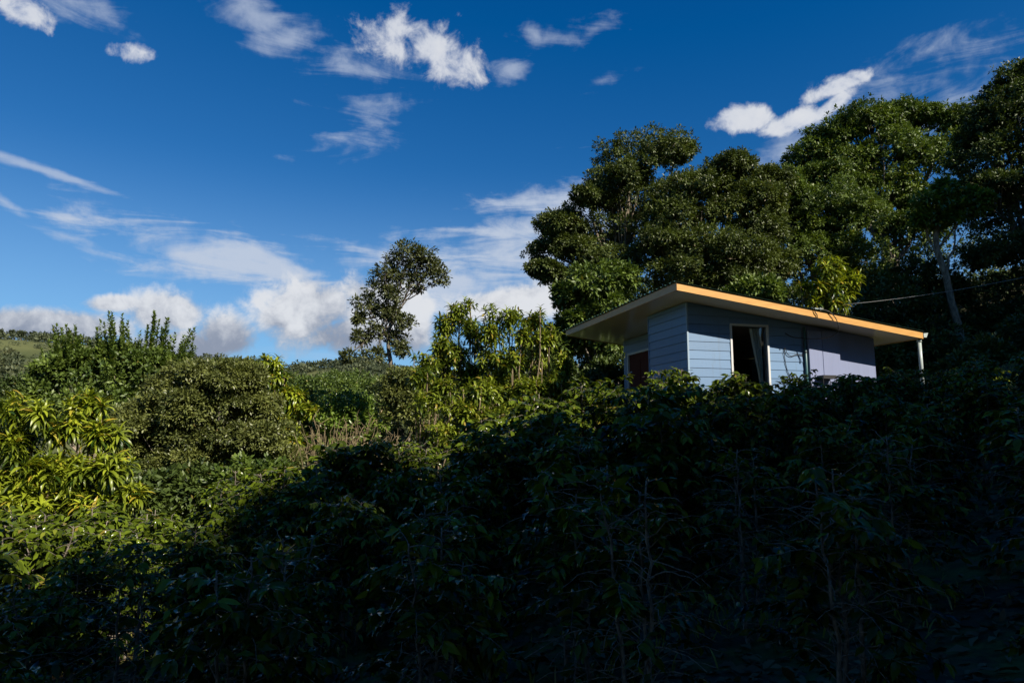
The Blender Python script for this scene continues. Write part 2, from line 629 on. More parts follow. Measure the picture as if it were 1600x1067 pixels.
t.link(n_f, bp.inputs['Height'])
t.link(bp.outputs[0], b.inputs['Normal'])
gm.materials.append(mg)
tag(link_mesh('ground', gm), kind='structure')

# ------------------------------------------------------------------ the house
TH = 0.255
SO, SL = 4.434, 0.13            # soffit height over the front corner, fall per metre to the right
HX, HY, HZ = 3.766, 14.5, 1.66
house = empty('wooden_house', (HX, HY, HZ), 'small blue grey plank cabin with a sloping roof above the dark coffee bushes', 'house', rz=TH)


def soff(x):
    return SO - SL * x - HZ


def hz(z):
    return z - HZ


mw, t, b = new_mat('blue_grey_paint')
tcn = t.add('ShaderNodeTexCoord')
oi = t.add('ShaderNodeObjectInfo')
v = t.mapping(tcn.outputs['Object'], scale=(1.2, 1.2, 22.0))
n = t.noise(v, 3.0, 6, 0.6)
n_big = t.noise(tcn.outputs['Object'], 1.3, 4, 0.6)
base = t.mix(n, (0.100, 0.196, 0.342), (0.128, 0.238, 0.400))
base = t.mix(t.math('MULTIPLY', n_big, 0.35), base, (0.145, 0.225, 0.350))
n_st = t.noise(t.mapping(tcn.outputs['Object'], scale=(7, 7, 0.5)), 1.6, 6, 0.65)
base = t.mix(t.math('MULTIPLY', t.smooth(n_st, 0.52, 0.78), 0.45), base, (0.095, 0.125, 0.150))      # rain streaks
n_sp = t.noise(tcn.outputs['Object'], 5.0, 7, 0.7)
base = t.mix(t.math('MULTIPLY', t.smooth(n_sp, 0.62, 0.76), 0.35), base, (0.10, 0.11, 0.11))
hsn = t.add('ShaderNodeHueSaturation')
t.link(base, hsn.inputs['Color'])
t.link(t.math('MULTIPLY_ADD', oi.outputs['Random'], 0.14, 0.93), hsn.inputs['Value'])
t.link(hsn.outputs[0], b.inputs['Base Color'])
b.inputs['Roughness'].default_value = 0.42
b.inputs['Specular IOR Level'].default_value = 0.5
bp = t.add('ShaderNodeBump')
bp.inputs['Strength'].default_value = 0.25
bp.inputs['Distance'].default_value = 0.004
t.link(n, bp.inputs['Height'])
t.link(bp.outputs[0], b.inputs['Normal'])
M['wall'] = mw
M['smooth_wall'] = plain_mat('lavender_grey_panel', (0.195, 0.232, 0.375), 0.6, var=0.10, scale=2.0, bump=0.1, stretch=(14, 14, 0.6))
M['trim'] = plain_mat('pale_trim_paint', (0.26, 0.36, 0.46), 0.5, var=0.05)
M['white'] = plain_mat('white_paint', (0.58, 0.59, 0.58), 0.45, var=0.06)
M['pvc'] = plain_mat('white_plastic_pipe', (0.40, 0.46, 0.44), 0.3, var=0.06)
M['green_pipe'] = plain_mat('green_grey_pipe', (0.04, 0.115, 0.13), 0.4, var=0.1)
M['sheet'] = plain_mat('green_roof_sheet', (0.025, 0.07, 0.05), 0.4, var=0.2)
M['black'] = plain_mat('black_rubber', (0.012, 0.012, 0.012), 0.5)
M['redwood'] = plain_mat('dark_red_wood', (0.085, 0.018, 0.010), 0.75, var=0.3, scale=4, stretch=(8, 8, 0.7), spec=0.15)
M['inner'] = plain_mat('dark_inner_wall', (0.045, 0.012, 0.009), 0.7, var=0.2)
M['curtain'] = plain_mat('white_curtain_cloth', (0.70, 0.72, 0.68), 0.85, var=0.05)
M['concrete'] = plain_mat('concrete', (0.26, 0.25, 0.23), 0.9, var=0.2, bump=0.3)

mf, t, b = new_mat('varnished_pine')
tcn = t.add('ShaderNodeTexCoord')
v = t.mapping(tcn.outputs['Object'], scale=(0.7, 0.7, 16.0))
n = t.noise(v, 4.0, 7, 0.62, 0.6)
n_k = t.noise(tcn.outputs['Object'], 1.1, 3, 0.5)
base = t.mix(t.smooth(n, 0.3, 0.7), (0.46, 0.225, 0.048), (0.65, 0.365, 0.105))
base = t.mix(t.smooth(n_k, 0.45, 0.75), base, (0.56, 0.30, 0.09))
vor = t.add('ShaderNodeTexVoronoi')
t.link(t.mapping(tcn.outputs['Object'], scale=(1.6, 1.6, 5.0)), vor.inputs['Vector'])
vor.inputs['Scale'].default_value = 1.2
base = t.mix(t.smooth(vor.outputs['Distance'], 0.07, 0.02), base, (0.22, 0.09, 0.03))
t.link(base, b.inputs['Base Color'])
b.inputs['Roughness'].default_value = 0.42
M['pine'] = mf

ms_, t, b = new_mat('glossy_soffit_boards')
tcn = t.add('ShaderNodeTexCoord')
wv_ = t.add('ShaderNodeTexWave', wave_type='BANDS', bands_direction='Y', wave_profile='SAW')
t.link(tcn.outputs['Object'], wv_.inputs['Vector'])
wv_.inputs['Scale'].default_value = 1.55
bp = t.add('ShaderNodeBump')
bp.inputs['Strength'].default_value = 0.12
bp.inputs['Distance'].default_value = 0.003
t.link(wv_.outputs['Fac'], bp.inputs['Height'])
t.link(bp.outputs[0], b.inputs['Normal'])
b.inputs['Base Color'].default_value = (0.62, 0.55, 0.46, 1)
b.inputs['Roughness'].default_value = 0.16
b.inputs['Specular IOR Level'].default_value = 0.6
M['soffit'] = ms_

mgla, t, b = new_mat('window_glass')
gl = t.add('ShaderNodeBsdfGlossy')
gl.inputs['Roughness'].default_value = 0.02
tr = t.add('ShaderNodeBsdfTransparent')
tr.inputs[0].default_value = (0.90, 0.93, 0.92, 1)
fr = t.add('ShaderNodeFresnel')
fr.inputs[0].default_value = 1.45
mx = t.add('ShaderNodeMixShader')
t.link(fr.outputs[0], mx.inputs[0])
t.link(tr.outputs[0], mx.inputs[1])
t.link(gl.outputs[0], mx.inputs[2])
t.link(mx.outputs[0], t.n['Material Output'].inputs[0])
M['glass'] = mgla


def clip_poly(poly, fn):
    """keep the part of a polygon of (a, z) points with z <= fn(a) (fn linear)"""
    out = []
    for i, p in enumerate(poly):
        q = poly[(i + 1) % len(poly)]
        dp, dq = fn(p[0]) - p[1], fn(q[0]) - q[1]
        if dp >= 0:
            out.append(p)
        if dp * dq < 0:
            s = dp / (dp - dq)
            out.append((p[0] + (q[0] - p[0]) * s, p[1] + (q[1] - p[1]) * s))
    return out


def plate(poly, place, t0, t1, name, mat, parent=house):
    """a plate: polygon (a, z) lying on a wall; t0(z), t1(z) depths outwards; place(a, z, depth) -> local point"""
    mb = MB()
    n = len(poly)
    vs = [place(a, z, t0(z)) for a, z in poly] + [place(a, z, t1(z)) for a, z in poly]
    fs = [tuple(range(n))[::-1], tuple(n + i for i in range(n))] + [(i, (i + 1) % n, n + (i + 1) % n, n + i) for i in range(n)]
    mb.add(vs, fs)
    return mb.build(name, mat, parent)


front = lambda a, z, d: (a, -d, z)
side = lambda a, z, d: (-d, a, z)
WX0, WX1, WZ0, WZ1 = 1.06, 1.93, hz(2.25), hz(3.965)     # window opening
# core walls (behind the planks)
def wall_piece(name, poly, place, depth, mat=None):
    return plate(poly, place, lambda z: -depth, lambda z: 0.0, name, mat or M['wall'])

LW = 4.764
top_gap = 0.004
wall_piece('wall', [(0, 0), (WX0, 0), (WX0, soff(WX0) - top_gap), (0, soff(0) - top_gap)], front, 0.10)
wall_piece('wall', [(WX1, 0), (LW, 0), (LW, soff(LW) - top_gap), (WX1, soff(WX1) - top_gap)], front, 0.10)
wall_piece('wall', [(WX0, 0), (WX1, 0), (WX1, WZ0), (WX0, WZ0)], front, 0.098)
wall_piece('wall', [(WX0, WZ1), (WX1, WZ1), (WX1, soff(WX1) - top_gap), (WX0, soff(WX0) - top_gap)], front, 0.098)
XR, YB, YL = 0.91, 5.4, 1.85
mb = MB(); mb.box((0.002, 0.102, 0), (0.1, YL, soff(0.1) - .004)); mb.build('wall', M['wall'], house)
mb = MB(); mb.box((0.102, YL - 0.1, 0), (XR + .1, YL - .001, soff(XR + .1) - .004)); mb.build('wall', M['wall'], house)
mb = MB(); mb.box((LW - 0.1, 0.102, 0), (LW - .001, YB, soff(LW) - .004)); mb.build('wall', M['wall'], house)
mb = MB(); mb.box((XR, YB - 0.1, 0), (LW - .102, YB - .001, soff(LW) - .004)); mb.build('wall', M['wall'], house)
DY0, DY1, DZ = 2.55, 5.12, hz(3.9)
mb = MB(); mb.box((XR, YL, 0), (XR + .1, DY0, soff(XR + .1) - .004)); mb.build('wall', M['wall'], house)
mb = MB(); mb.box((XR, DY1, 0), (XR + .1, YB - .102, soff(XR + .1) - .004)); mb.build('wall', M['wall'], house)
mb = MB(); mb.box((XR, DY0, DZ), (XR + .1, DY1, soff(XR + .1) - .004)); mb.build('wall', M['wall'], house)
mb = MB(); mb.box((-.2, -.3, -.35), (LW + .2, YB + .2, -.004)); mb.build('floor_slab', M['concrete'], house)
# inner partition wall that shows dark red through the window
mb = MB(); mb.box((1.02, 4.2, 0), (LW - .2, 4.28, hz(3.75))); mb.build('inner_wall', M['inner'], house)
# lap planks
EXP = 0.19
z0 = hz(1.69)
k = 0
while True:
    zb, zt = z0 + k * EXP, z0 + (k + 1) * EXP + 0.0
    if zb > soff(0):
        break
    tf0 = lambda z: 0.0005
    tf1 = lambda z, zb=zb: 0.018 - 0.012 * (z - zb) / EXP
    spans = []
    if zt <= WZ0 - .05 or zb >= WZ1 + .05:
        spans = [(0.016, 2.83)]
    else:
        spans = [(0.016, WX0 - 0.045), (WX1 + 0.045, 2.83)]
    for a0, a1 in spans:
        zc0, zc1 = zb, zt - 0.010
        if zb < WZ1 + .05 < zt and a1 - a0 > 2.0:
            pass
        poly = clip_poly([(a0, zc0), (a1, zc0), (a1, zc1), (a0, zc1)], lambda a: soff(a) - 0.003)
        if len(poly) >= 3:
            plate(poly, front, tf0, tf1, 'plank', M['wall'])
    if zt < soff(0) + 0.3:
        poly = [(0.016, zb), (YL - .02, zb), (YL - .02, min(zt - .010, soff(0) - .004)), (0.016, min(zt - .010, soff(0) - .004))]
        if poly[2][1] > zb + .01:
            plate(poly, side, tf0, tf1, 'plank', M['wall'])
    # planks over the door in the recess
    if zb > DZ + 0.05:
        zt2 = min(zt - .010, soff(XR) - .006)
        if zt2 > zb + .02:
            plate([(YL + .01, zb), (YB - .02, zb), (YB - .02, zt2), (YL + .01, zt2)], lambda a, z, d: (XR - d, a, z), tf0, tf1, 'plank', M['wall'])
    k += 1
# gap above the window between head trim and first full plank
plate(clip_poly([(WX0 - .04, WZ1 + .05), (WX1 + .04, WZ1 + .05), (WX1 + .04, WZ1 + .13), (WX0 - .04, WZ1 + .13)], lambda a: soff(a) - .003), front, lambda z: .0005, lambda z: .009, 'plank', M['wall'])
# corner trims
mb = MB(); mb.box((-.024, -.024, 0), (.014, .014, soff(.033) - .006)); mb.build('corner_trim', M['trim'], house)
mb = MB(); mb.box((-.022, YL - .018, 0), (.04, YL + .012, soff(.04) - .006)); mb.build('corner_trim', M['wall'], house)
# smooth panels at the right end
plate(clip_poly([(3.735, 0.0), (LW + .006, 0.0), (LW + .006, 3.0), (3.735, 3.0)], lambda a: soff(a) - .004), front, lambda z: .0005, lambda z: .012, 'panel', M['smooth_wall'])
for a0, a1 in ((2.925, 3.268), (3.282, 3.725)):
    mb = MB(); mb.box((a0, -.125, 0.05), (a1, -.001, hz(3.90))); mb.build('panel', M['smooth_wall'], house)
plate(clip_poly([(2.84, 0.0), (3.73, 0.0), (3.73, 3.0), (2.84, 3.0)], lambda a: soff(a) - .004), front, lambda z: .0004, lambda z: .006, 'panel', M['smooth_wall'])
# green pipe and its collars
mb = MB(); mb.tube([(2.88, -.055, .02), (2.88, -.055, 1.2), (2.88, -.055, soff(2.88) - .06)], .030, 10); pp = mb.build('pipe', M['green_pipe'], house, True)
for zz in (1.0, 1.75):
    mb = MB(); mb.tube([(2.88, -.055, zz), (2.88, -.055, zz + .03)], .037, 10); mb.build('collar', M['black'], pp)
# window
wf = MB()
fo = 0.045
wf.box((WX0 - fo, -.035, WZ0 - fo), (WX0, .06, WZ1 + fo)); wf.box((WX1, -.035, WZ0 - fo), (WX1 + fo, .06, WZ1 + fo))
wf.box((WX0, -.034, WZ1), (WX1, .06, WZ1 + fo)); wf.box((WX0, -.034, WZ0 - fo), (WX1, .06, WZ0))
win = wf.build('window', M['white'], house)
mb = MB(); mb.box((WX0 + .50, .035, WZ0 + .004), (WX1 - .004, .039, WZ1 - .004)); mb.build('pane', M['glass'], win)
mb = MB(); mb.box((WX0 - .09, -.075, WZ0 - .085), (WX1 + .09, -.002, WZ0 - fo - .004)); mb.build('sill', M['white'], win)
# door in the recess
df = MB()
df.box((XR - .02, DY0, 0), (XR + .08, DY0 + .05, DZ - .05)); df.box((XR - .02, DY1 - .06, 0), (XR + .08, DY1, DZ - .05)); df.box((XR - .021, DY0, DZ - .05), (XR + .08, DY1, DZ))
dfr = df.build('door_frame', M['white'], house)
mb = MB(); mb.box((XR + .03, DY0 + .054, .01), (XR + .07, DY1 - .064, DZ - .054)); door = mb.build('door', M['redwood'], house)
for q in range(3):
    mb = MB(); y0 = DY0 + .2 + q * .8; mb.box((XR + .018, y0, .2), (XR + .03, y0 + .6, DZ - .25)); mb.build('door_panel', M['redwood'], door)
mb = MB(); mb.tube([(XR + .03, DY0 + .14, .95), (XR - .02, DY0 + .14, .95), (XR - .02, DY0 + .25, .95)], .01, 8); mb.build('handle', M['black'], door)

# roof
RX0, RX1, RY0, RY1, FH = -.625, 5.43, -.75, 6.13, .159


def slope_box(mb, x0, x1, y0, y1, dz0, dz1):
    vs = []
    for dz in (dz0, dz1):
        for x, y in ((x0, y0), (x1, y0), (x1, y1), (x0, y1)):
            vs.append((x, y, soff(x) + dz))
    mb.add(vs, [(0, 3, 2, 1), (4, 5, 6, 7), (0, 1, 5, 4), (1, 2, 6, 5), (2, 3, 7, 6), (3, 0, 4, 7)])


mb = MB(); slope_box(mb, RX0 + .026, RX1 - .026, RY0 + .026, RY1 - .026, 0.012, 0.03); roof = mb.build('soffit', M['soffit'], house)
mb = MB(); slope_box(mb, RX0, RX1, RY0, RY0 + .025, 0, FH); mb.build('fascia_board', M['pine'], house)
mb = MB(); slope_box(mb, RX0, RX0 + .025, RY0 + .026, RY1, 0, FH); mb.build('fascia_board', M['pine'], house)
mb = MB(); slope_box(mb, RX1 - .025, RX1, RY0 + .026, RY1, 0, FH); mb.build('fascia_board', M['pine'], house)
mb = MB(); slope_box(mb, RX0 + .026, RX1 - .026, RY1 - .025, RY1, 0, FH); mb.build('fascia_board', M['pine'], house)
# ribbed roof sheets, laid side by side, ribs run down the slope
ys = RY0 - .035
si = 0
while ys < RY1 + .03:
    prof = []
    for r_ in range(4):
        y = ys + r_ * .20
        prof += [(y, 0), (y + .05, 0), (y + .07, .024), (y + .13, .024), (y + .15, 0)]
    prof.append((ys + .80, 0))
    mb = MB()
    vs, fs = [], []
    off = 0.001 * (si % 2)
    for x in (RX0 - .045, RX1 + .06):
        vs += [(x, y, soff(x) + FH + .008 + h + off) for y, h in prof]
        vs += [(x, y, soff(x) + FH + .005 + h + off) for y, h in prof]
    m_ = len(prof)
    for i in range(m_ - 1):
        fs += [(i, i + 1, 2 * m_ + i + 1, 2 * m_ + i), (m_ + i, 3 * m_ + i, 3 * m_ + i + 1, m_ + i + 1), (i, m_ + i, m_ + i + 1, i + 1), (2 * m_ + i, 2 * m_ + i + 1, 3 * m_ + i + 1, 3 * m_ + i)]
    mb.add(vs, fs)
    mb.build('roof_sheet', M['sheet'], house)
    ys += .80
    si += 1
# recessed light under the front eave
mb = MB(); x = -.1; mb.tube([(x, .9, soff(x) + .011), (x, .9, soff(x) + .004)], .06, 16); mb.build('downlight', M['white'], house)
# gutter along the low edge, open trough with an end cap, and its downpipe
gx, gz = RX1 + .004, soff(RX1)
mb = MB()
prof = [(gx, gz + .12), (gx, gz + .03), (gx + .075, gz + .03), (gx + .125, gz + .135)]
inn = [(gx + .122, gz + .135), (gx + .072, gz + .034), (gx + .004, gz + .034), (gx + .004, gz + .12)]
loop = prof + inn
vs = [(x, RY0 - .01, z) for x, z in loop] + [(x, RY1, z) for x, z in loop]
m_ = len(loop)
mb.add(vs, [tuple(range(m_))[::-1], tuple(m_ + i for i in range(m_))] + [(i, (i + 1) % m_, m_ + (i + 1) % m_, m_ + i) for i in range(m_)])
gut = mb.build('gutter', M['pvc'], house)
mb = MB()
vs = [(x, RY0 - .012, z) for x, z in prof] + [(x, RY0 - .006, z) for x, z in prof]
mb.add(vs, [(3, 2, 1, 0), (4, 5, 6, 7), (0, 1, 5, 4), (1, 2, 6, 5), (2, 3, 7, 6), (3, 0, 4, 7)])
mb.build('end_cap', M['pvc'], gut)
dx = RX1 - .02
mb = MB()
mb.tube([(dx, RY0 + .10, gz - .004), (dx, RY0 + .10, hz(2.62))], .042, 14)
mb.tube([(dx, RY0 + .10, hz(2.62)), (dx + .01, RY0 + .10, hz(2.53)), (dx + .06, RY0 + .09, hz(2.45)), (dx + .5, RY0 + .08, hz(2.42))], .041, 12)
dp = mb.build('downpipe', M['pvc'], house, True)
mb = MB(); mb.tube([(dx, RY0 + .10, gz - .07), (dx, RY0 + .10, gz - .002)], .050, 14); mb.build('pipe_socket', M['pvc'], dp, True)

# cables on the house: parts of it
def wire(pts, r, name='wire', mat='black', parent=house):
    mb = MB()
    p = np.array(pts, float)
    tt = np.linspace(0, len(p) - 1, (len(p) - 1) * 6 + 1)
    out = []
    for q in tt:
        i = min(int(q), len(p) - 2)
        s = q - i
        p0, p1, p2, p3 = p[max(i - 1, 0)], p[i], p[i + 1], p[min(i + 2, len(p) - 1)]
        out.append(0.5 * ((2 * p1) + (-p0 + p2) * s + (2 * p0 - 5 * p1 + 4 * p2 - p3) * s ** 2 + (-p0 + 3 * p1 - 3 * p2 + p3) * s ** 3))
    mb.tube(out, r, 6)
    return mb.build(name, M[mat], parent, True)


zf = lambda x, d: soff(x) + d
wire([(2.62, RY0 + .10, zf(2.62, FH + .06)), (2.60, RY0 - .03, zf(2.6, FH + .03)), (2.61, RY0 - .028, zf(2.6, .10)), (2.65, RY0 - .028, zf(2.65, .06)), (2.66, RY0 - .02, zf(2.66, -.01))], .011)
wire([(2.72, RY0 + .05, zf(2.72, FH + .05)), (2.95, RY0 - .03, zf(2.95, FH + .02)), (3.12, RY0 - .05, zf(3.12, .02)), (3.16, RY0 - .02, zf(3.16, -.22)), (3.02, RY0 + .25, zf(3.0, -.36)),
      (2.6, -.12, zf(2.6, -.36)), (2.40, -.03, zf(2.4, -.28))], .010)
mb = MB(); mb.tube([(2.60, RY0 + .06, zf(2.6, FH + .05)), (2.86, RY0 + .04, zf(2.86, FH + .055))], .016, 8); mb.tube([(2.80, RY0 + .04, zf(2.8, FH + .0)), (2.80, RY0 + .04, zf(2.8, FH + .085))], .022, 8)
mb.build('cable_clamp', M['pvc'], house)
wire([(2.84, -.03, hz(3.36)), (2.66, -.035, hz(3.37)), (2.52, -.04, hz(3.33)), (2.42, -.04, hz(3.38)), (2.37, -.04, hz(3.50)), (2.34, -.035, hz(3.42)), (2.38, -.03, hz(3.1)), (2.48, -.03, hz(2.75)), (2.5, -.03, hz(2.3))], .008)


def hw(x, y, z):
    c_, s_ = math.cos(TH), math.sin(TH)
    return np.array([HX + x * c_ - y * s_, HY + x * s_ + y * c_, HZ + z])


# curtain hanging inside the window, gathered towards its right-hand side
mb = MB()
nu, nv = 26, 12
vs = []
for j in range(nv + 1):
    s = j / nv
    z = WZ1 - .02 - s * (WZ1 - WZ0 + .02)
    xa = WX0 + .53 + .26 * min(1.0, s * 1.25)
    xb = WX1 - .03 - .01 * s
    for i in range(nu + 1):
        u = i / nu
        x = xa + (xb - xa) * u
        vs.append((x, .13 + .022 * math.sin(u * 26 + s * 1.5) + .008 * math.sin(u * 61), z))
fs = []
for j in range(nv):
    for i in range(nu):
        a = j * (nu + 1) + i
        fs.append((a, a + 1, a + nu + 2, a + nu + 1))
vs2 = [hw(*p) for p in vs]
o0 = hw(WX0 + .6, .13, WZ1)
mb.add(np.array(vs2) - o0, fs)
cu = mb.build('curtain', M['curtain'], None, True, o0)
tag(cu, 'white curtain gathered to one side behind the dark window of the blue cabin', 'curtain')

# small black shelf on thin legs before the smooth panels
st = empty('metal_stand', hw(3.26, -.22, 0), 'small black flat topped stand on thin legs before the smooth lavender wall', 'stand', rz=TH)
mb = MB(); mb.box((-.17, -.11, hz(2.825)), (.17, .11, hz(2.90))); mb.build('top', M['black'], st)
for sx, sy in ((-.17, -.1), (.0, -.1), (.12, .1), (.17, -.1)):
    mb = MB(); mb.tube([(sx, sy, -.02), (sx, sy, hz(2.826))], .008, 6); mb.build('leg', M['black'], st)

# overhead cable from behind the roof out to the right
a, b_ = at(1318, 476, 20.5), at(1900, 352, 19.0)
mb = MB()
mb.tube([a + (b_ - a) * s - np.array([0, 0, 1.0]) * 0.55 * 4 * s * (1 - s) * .6 for s in np.linspace(0, 1, 24)], .0055, 6)
tag(mb.build('overhead_cable', plain_mat('grey_cable', (0.34, 0.34, 0.33), 0.5), None, True), 'thin grey overhead cable running from the cabin roof across the dark trees', 'cable')


# ------------------------------------------------------------------ trees
def bez(p0, p1, p2, n=9):
    s = np.linspace(0, 1, n)[:, None]
    return (1 - s) ** 2 * p0 + 2 * s * (1 - s) * p1 + s ** 2 * p2


def wiggle(pts, amp):
    p = np.array(pts)
    w = rng.normal(size=p.shape) * amp
    w[0] = w[-1] = 0
    return p + w


def crown_arrays(masses, leaf, n_sub, n_tuft, n_leaf, flat=0.75, sub=0.5, spread=0.14, up=0.7, droop=0.15, fill=0.35):
    Ps, Ys, Ns, Ss, Ts, subs = [], [], [], [], [], []
    for c_, rr in masses:
        rr = np.asarray(rr)
        big = float(np.mean(rr))
        ns = max(4, int(n_sub))
        d = rand_unit(ns)
        d[:, 2] = np.where(d[:, 2] < -0.35, -d[:, 2] * 0.6, d[:, 2])
        d = unit(d)
        sc = c_ + d * rr * rng.uniform(fill, 0.95, (ns, 1))
        subs.append(sc)
        sr = big * sub * rng.uniform(0.7, 1.25, ns)
        stint = rng.normal(0, 0.10, ns)
        nt_ = int(n_tuft)
        d2 = unit(rand_unit(ns * nt_) + np.repeat(d, nt_, 0) * 0.45 + np.array([0, 0, .12]))
        rad = np.repeat(sr, nt_)[:, None] * np.where(rng.random((ns * nt_, 1)) < .14, rng.uniform(1.0, 1.55, (ns * nt_, 1)), rng.uniform(0.55, 1.08, (ns * nt_, 1)))
        tp = np.repeat(sc, nt_, 0) + d2 * rad * np.array([1, 1, flat])
        ttint = np.repeat(stint, nt_) + rng.normal(0, 0.10, ns * nt_)
        nl = int(n_leaf)
        N0 = ns * nt_ * nl
        dd = np.repeat(d2, nl, 0)
        ld = unit(dd * 0.7 + rand_unit(N0) * 0.85 + np.array([0, 0, -droop]))
        Ps.append(np.repeat(tp, nl, 0) + ld * spread * rng.uniform(0.0, 1.0, (N0, 1)))
        Ys.append(ld)
        Ns.append(unit(dd * 0.5 + np.array([0, 0, up]) + rng.normal(0, 0.33, (N0, 3))))
        Ss.append(leaf * rng.uniform(0.7, 1.25, N0))
        Ts.append(np.clip(0.42 + np.repeat(ttint, nl) + rng.normal(0, 0.09, N0), 0, 0.90))
    P, Y_, N_, S_, T_ = (np.concatenate(x) for x in (Ps, Ys, Ns, Ss, Ts))
    old = rng.random(len(T_)) < 0.004
    T_[old] = 1.0
    return (P, Y_, N_, S_, T_), subs


def px_masses(ms, Y, dz=0.0, deep=1.0, shrink=0.9):
    out = []
    for it in ms:
        px, py, rx, ry = it[:4]
        yy = Y + (it[4] if len(it) > 4 else rng.uniform(-.12, .12) * rx * Y / FPX * 4)
        k_ = yy / FPX * shrink
        out.append((at(px, py, yy), (rx * k_, rx * k_ * deep, ry * k_)))
    return out


def tree(name, label, cat, base, masses, mat, leaf=0.13, n_sub=14, n_tuft=26, n_leaf=14, tmpl=T_SMALL, trunk_r=0.16, fork=0.45, bark='bark', group=None,
         trunk_pts=None, twigs=5, shoots=None, **kw):
    base = np.array(base, float)
    root = empty(name, base, label, cat, group)
    ms = [(c_ - base, rr) for c_, rr in masses]
    arr, subs = crown_arrays(ms, leaf, n_sub, n_tuft, n_leaf, **kw)
    if shoots is not None:
        arr = tuple(np.concatenate([u_, w_]) for u_, w_ in zip(arr, shoot_arrays([(a_ - base, b_ - base) for a_, b_ in shoots])))
    cen = np.mean([c_ for c_, _ in ms], axis=0)
    lo = min(c_[2] - rr[2] for c_, rr in ms)
    fk = np.array([cen[0] * .7, cen[1] * .7, max(lo * .6 + cen[2] * (fork - .2), cen[2] * fork * .8)])
    if trunk_pts is None:
        tp = wiggle(bez(np.array([0, 0, -.35]), np.array([fk[0] * .15, fk[1] * .15, fk[2] * .6]), fk, 9), trunk_r * .22)
    else:
        tp = np.array(trunk_pts) - base
        fk = tp[-1]
    rad = np.linspace(trunk_r * 1.15, trunk_r * .62, len(tp))
    rad[0] *= 1.35
    mb = MB()
    mb.tube(tp, rad, 9)
    mb.build('trunk', M[bark], root, True)
    for (c_, rr), sc in zip(ms, subs):
        i0 = rng.integers(max(1, int(len(tp) * .55)), len(tp))
        st_ = tp[i0]
        mid = st_ * .5 + c_ * .5 + np.array([0, 0, -.08 * np.linalg.norm(c_ - st_)])
        if c_[2] < st_[2]:
            mid = st_ * .5 + c_ * .5 + np.array([0, 0, .12 * np.linalg.norm(c_ - st_)])
        mb = MB()
        L = wiggle(bez(st_, mid, c_, 8), trunk_r * .25)
        r0 = max(trunk_r * .36, .012)
        mb.tube(L, np.linspace(r0, r0 * .32, 8), 6)
        for q in sc[rng.permutation(len(sc))[:twigs]]:
            s0 = L[rng.integers(3, 8)]
            mm = (s0 + q) / 2 + rng.normal(0, .07, 3) * np.linalg.norm(q - s0)
            mb.tube(bez(s0, mm, q, 5), np.linspace(r0 * .35, r0 * .12, 5), 5)
        mb.build('limb', M[bark], root, True)
    link_mesh('crown', leaf_mesh('crown', tmpl, *arr, M[mat]), root)
    return root


def shoot_arrays(pairs, leaf=.15):
    out = [[], [], [], [], []]
    for a_, b_ in pairs:
        L = np.linalg.norm(b_ - a_)
        for f_ in np.arange(0.0, 1.0, .055 / L):
            p_ = a_ + (b_ - a_) * f_
            t0 = rng.normal(.5, .12)
            for m_ in range(4):
                an = rng.uniform(0, 6.28)
                dr = np.array([math.cos(an), math.sin(an), rng.uniform(.45, 1.3) + (1.2 if f_ > .93 else 0)])
                out[0].append(p_)
                out[1].append(unit(dr))
                out[2].append(unit(np.array([-math.cos(an), -math.sin(an), .9]) + rng.normal(0, .35, 3)))
                out[3].append(leaf * rng.uniform(.7, 1.2) * (1.1 - .35 * f_))
                out[4].append(np.clip(t0 + rng.normal(0, .16), 0, .9))
    return [np.array(x) for x in out]


def copy_tree(o, loc, label, rz=0.0, sc=1.0, group=None):
    c_ = o.copy()
    col.objects.link(c_)
    c_.location = loc
    c_.rotation_euler = (0, 0, rz)
    c_.scale = (sc, sc, sc)
    c_['label'] = label
    if group:
        c_['group'] = group
    for ch in list(o.children):
        d_ = ch.copy()
        col.objects.link(d_)
        d_.parent = c_
        for g in list(ch.children):
            e_ = g.copy()
            col.objects.link(e_)
            e_.parent = d_
    return c_


def gpt(px, Y):
    p = at(px, 600, Y)
    return np.array([p[0], Y, float(ground_z(p[0], Y))])


# -- forest behind the house
t_A = tree('broad_tree', 'tall dark olive tree with spreading tiers behind the high corner of the cabin roof', 'tree', gpt(985, 27),
           px_masses([(1010, 252, 76, 40), (1055, 240, 36, 22), (950, 288, 48, 32), (925, 320, 42, 28), (880, 352, 42, 26), (868, 392, 40, 26), (850, 425, 26, 18), (940, 372, 60, 34), (1000, 330, 66, 40), (895, 440, 46, 28),
                      (965, 425, 60, 34), (1030, 400, 60, 40), (985, 288, 55, 35), (905, 395, 40, 25)], 27), 'olive', leaf=.115, n_sub=17, n_tuft=40, n_leaf=15, trunk_r=.30, fork=.5, bark='pale_bark', flat=.6)
t_B = tree('broad_tree', 'rounded olive and green tree directly behind the middle of the cabin roof', 'tree', gpt(1110, 25),
           px_masses([(1145, 268, 44, 24), (1115, 290, 50, 26), (1085, 305, 58, 34), (1070, 348, 62, 36), (1130, 340, 62, 40), (1180, 318, 44, 36), (1185, 370, 48, 38), (1090, 395, 66, 36), (1040, 385, 42, 30), (1150, 405, 60, 36),
                      (1060, 440, 60, 28), (1130, 445, 50, 24), (1200, 285, 30, 22), (1205, 420, 46, 32)], 25), 'olive', leaf=.11, n_sub=17, n_tuft=40, n_leaf=15, trunk_r=.26, fork=.5, bark='pale_bark', flat=.65)
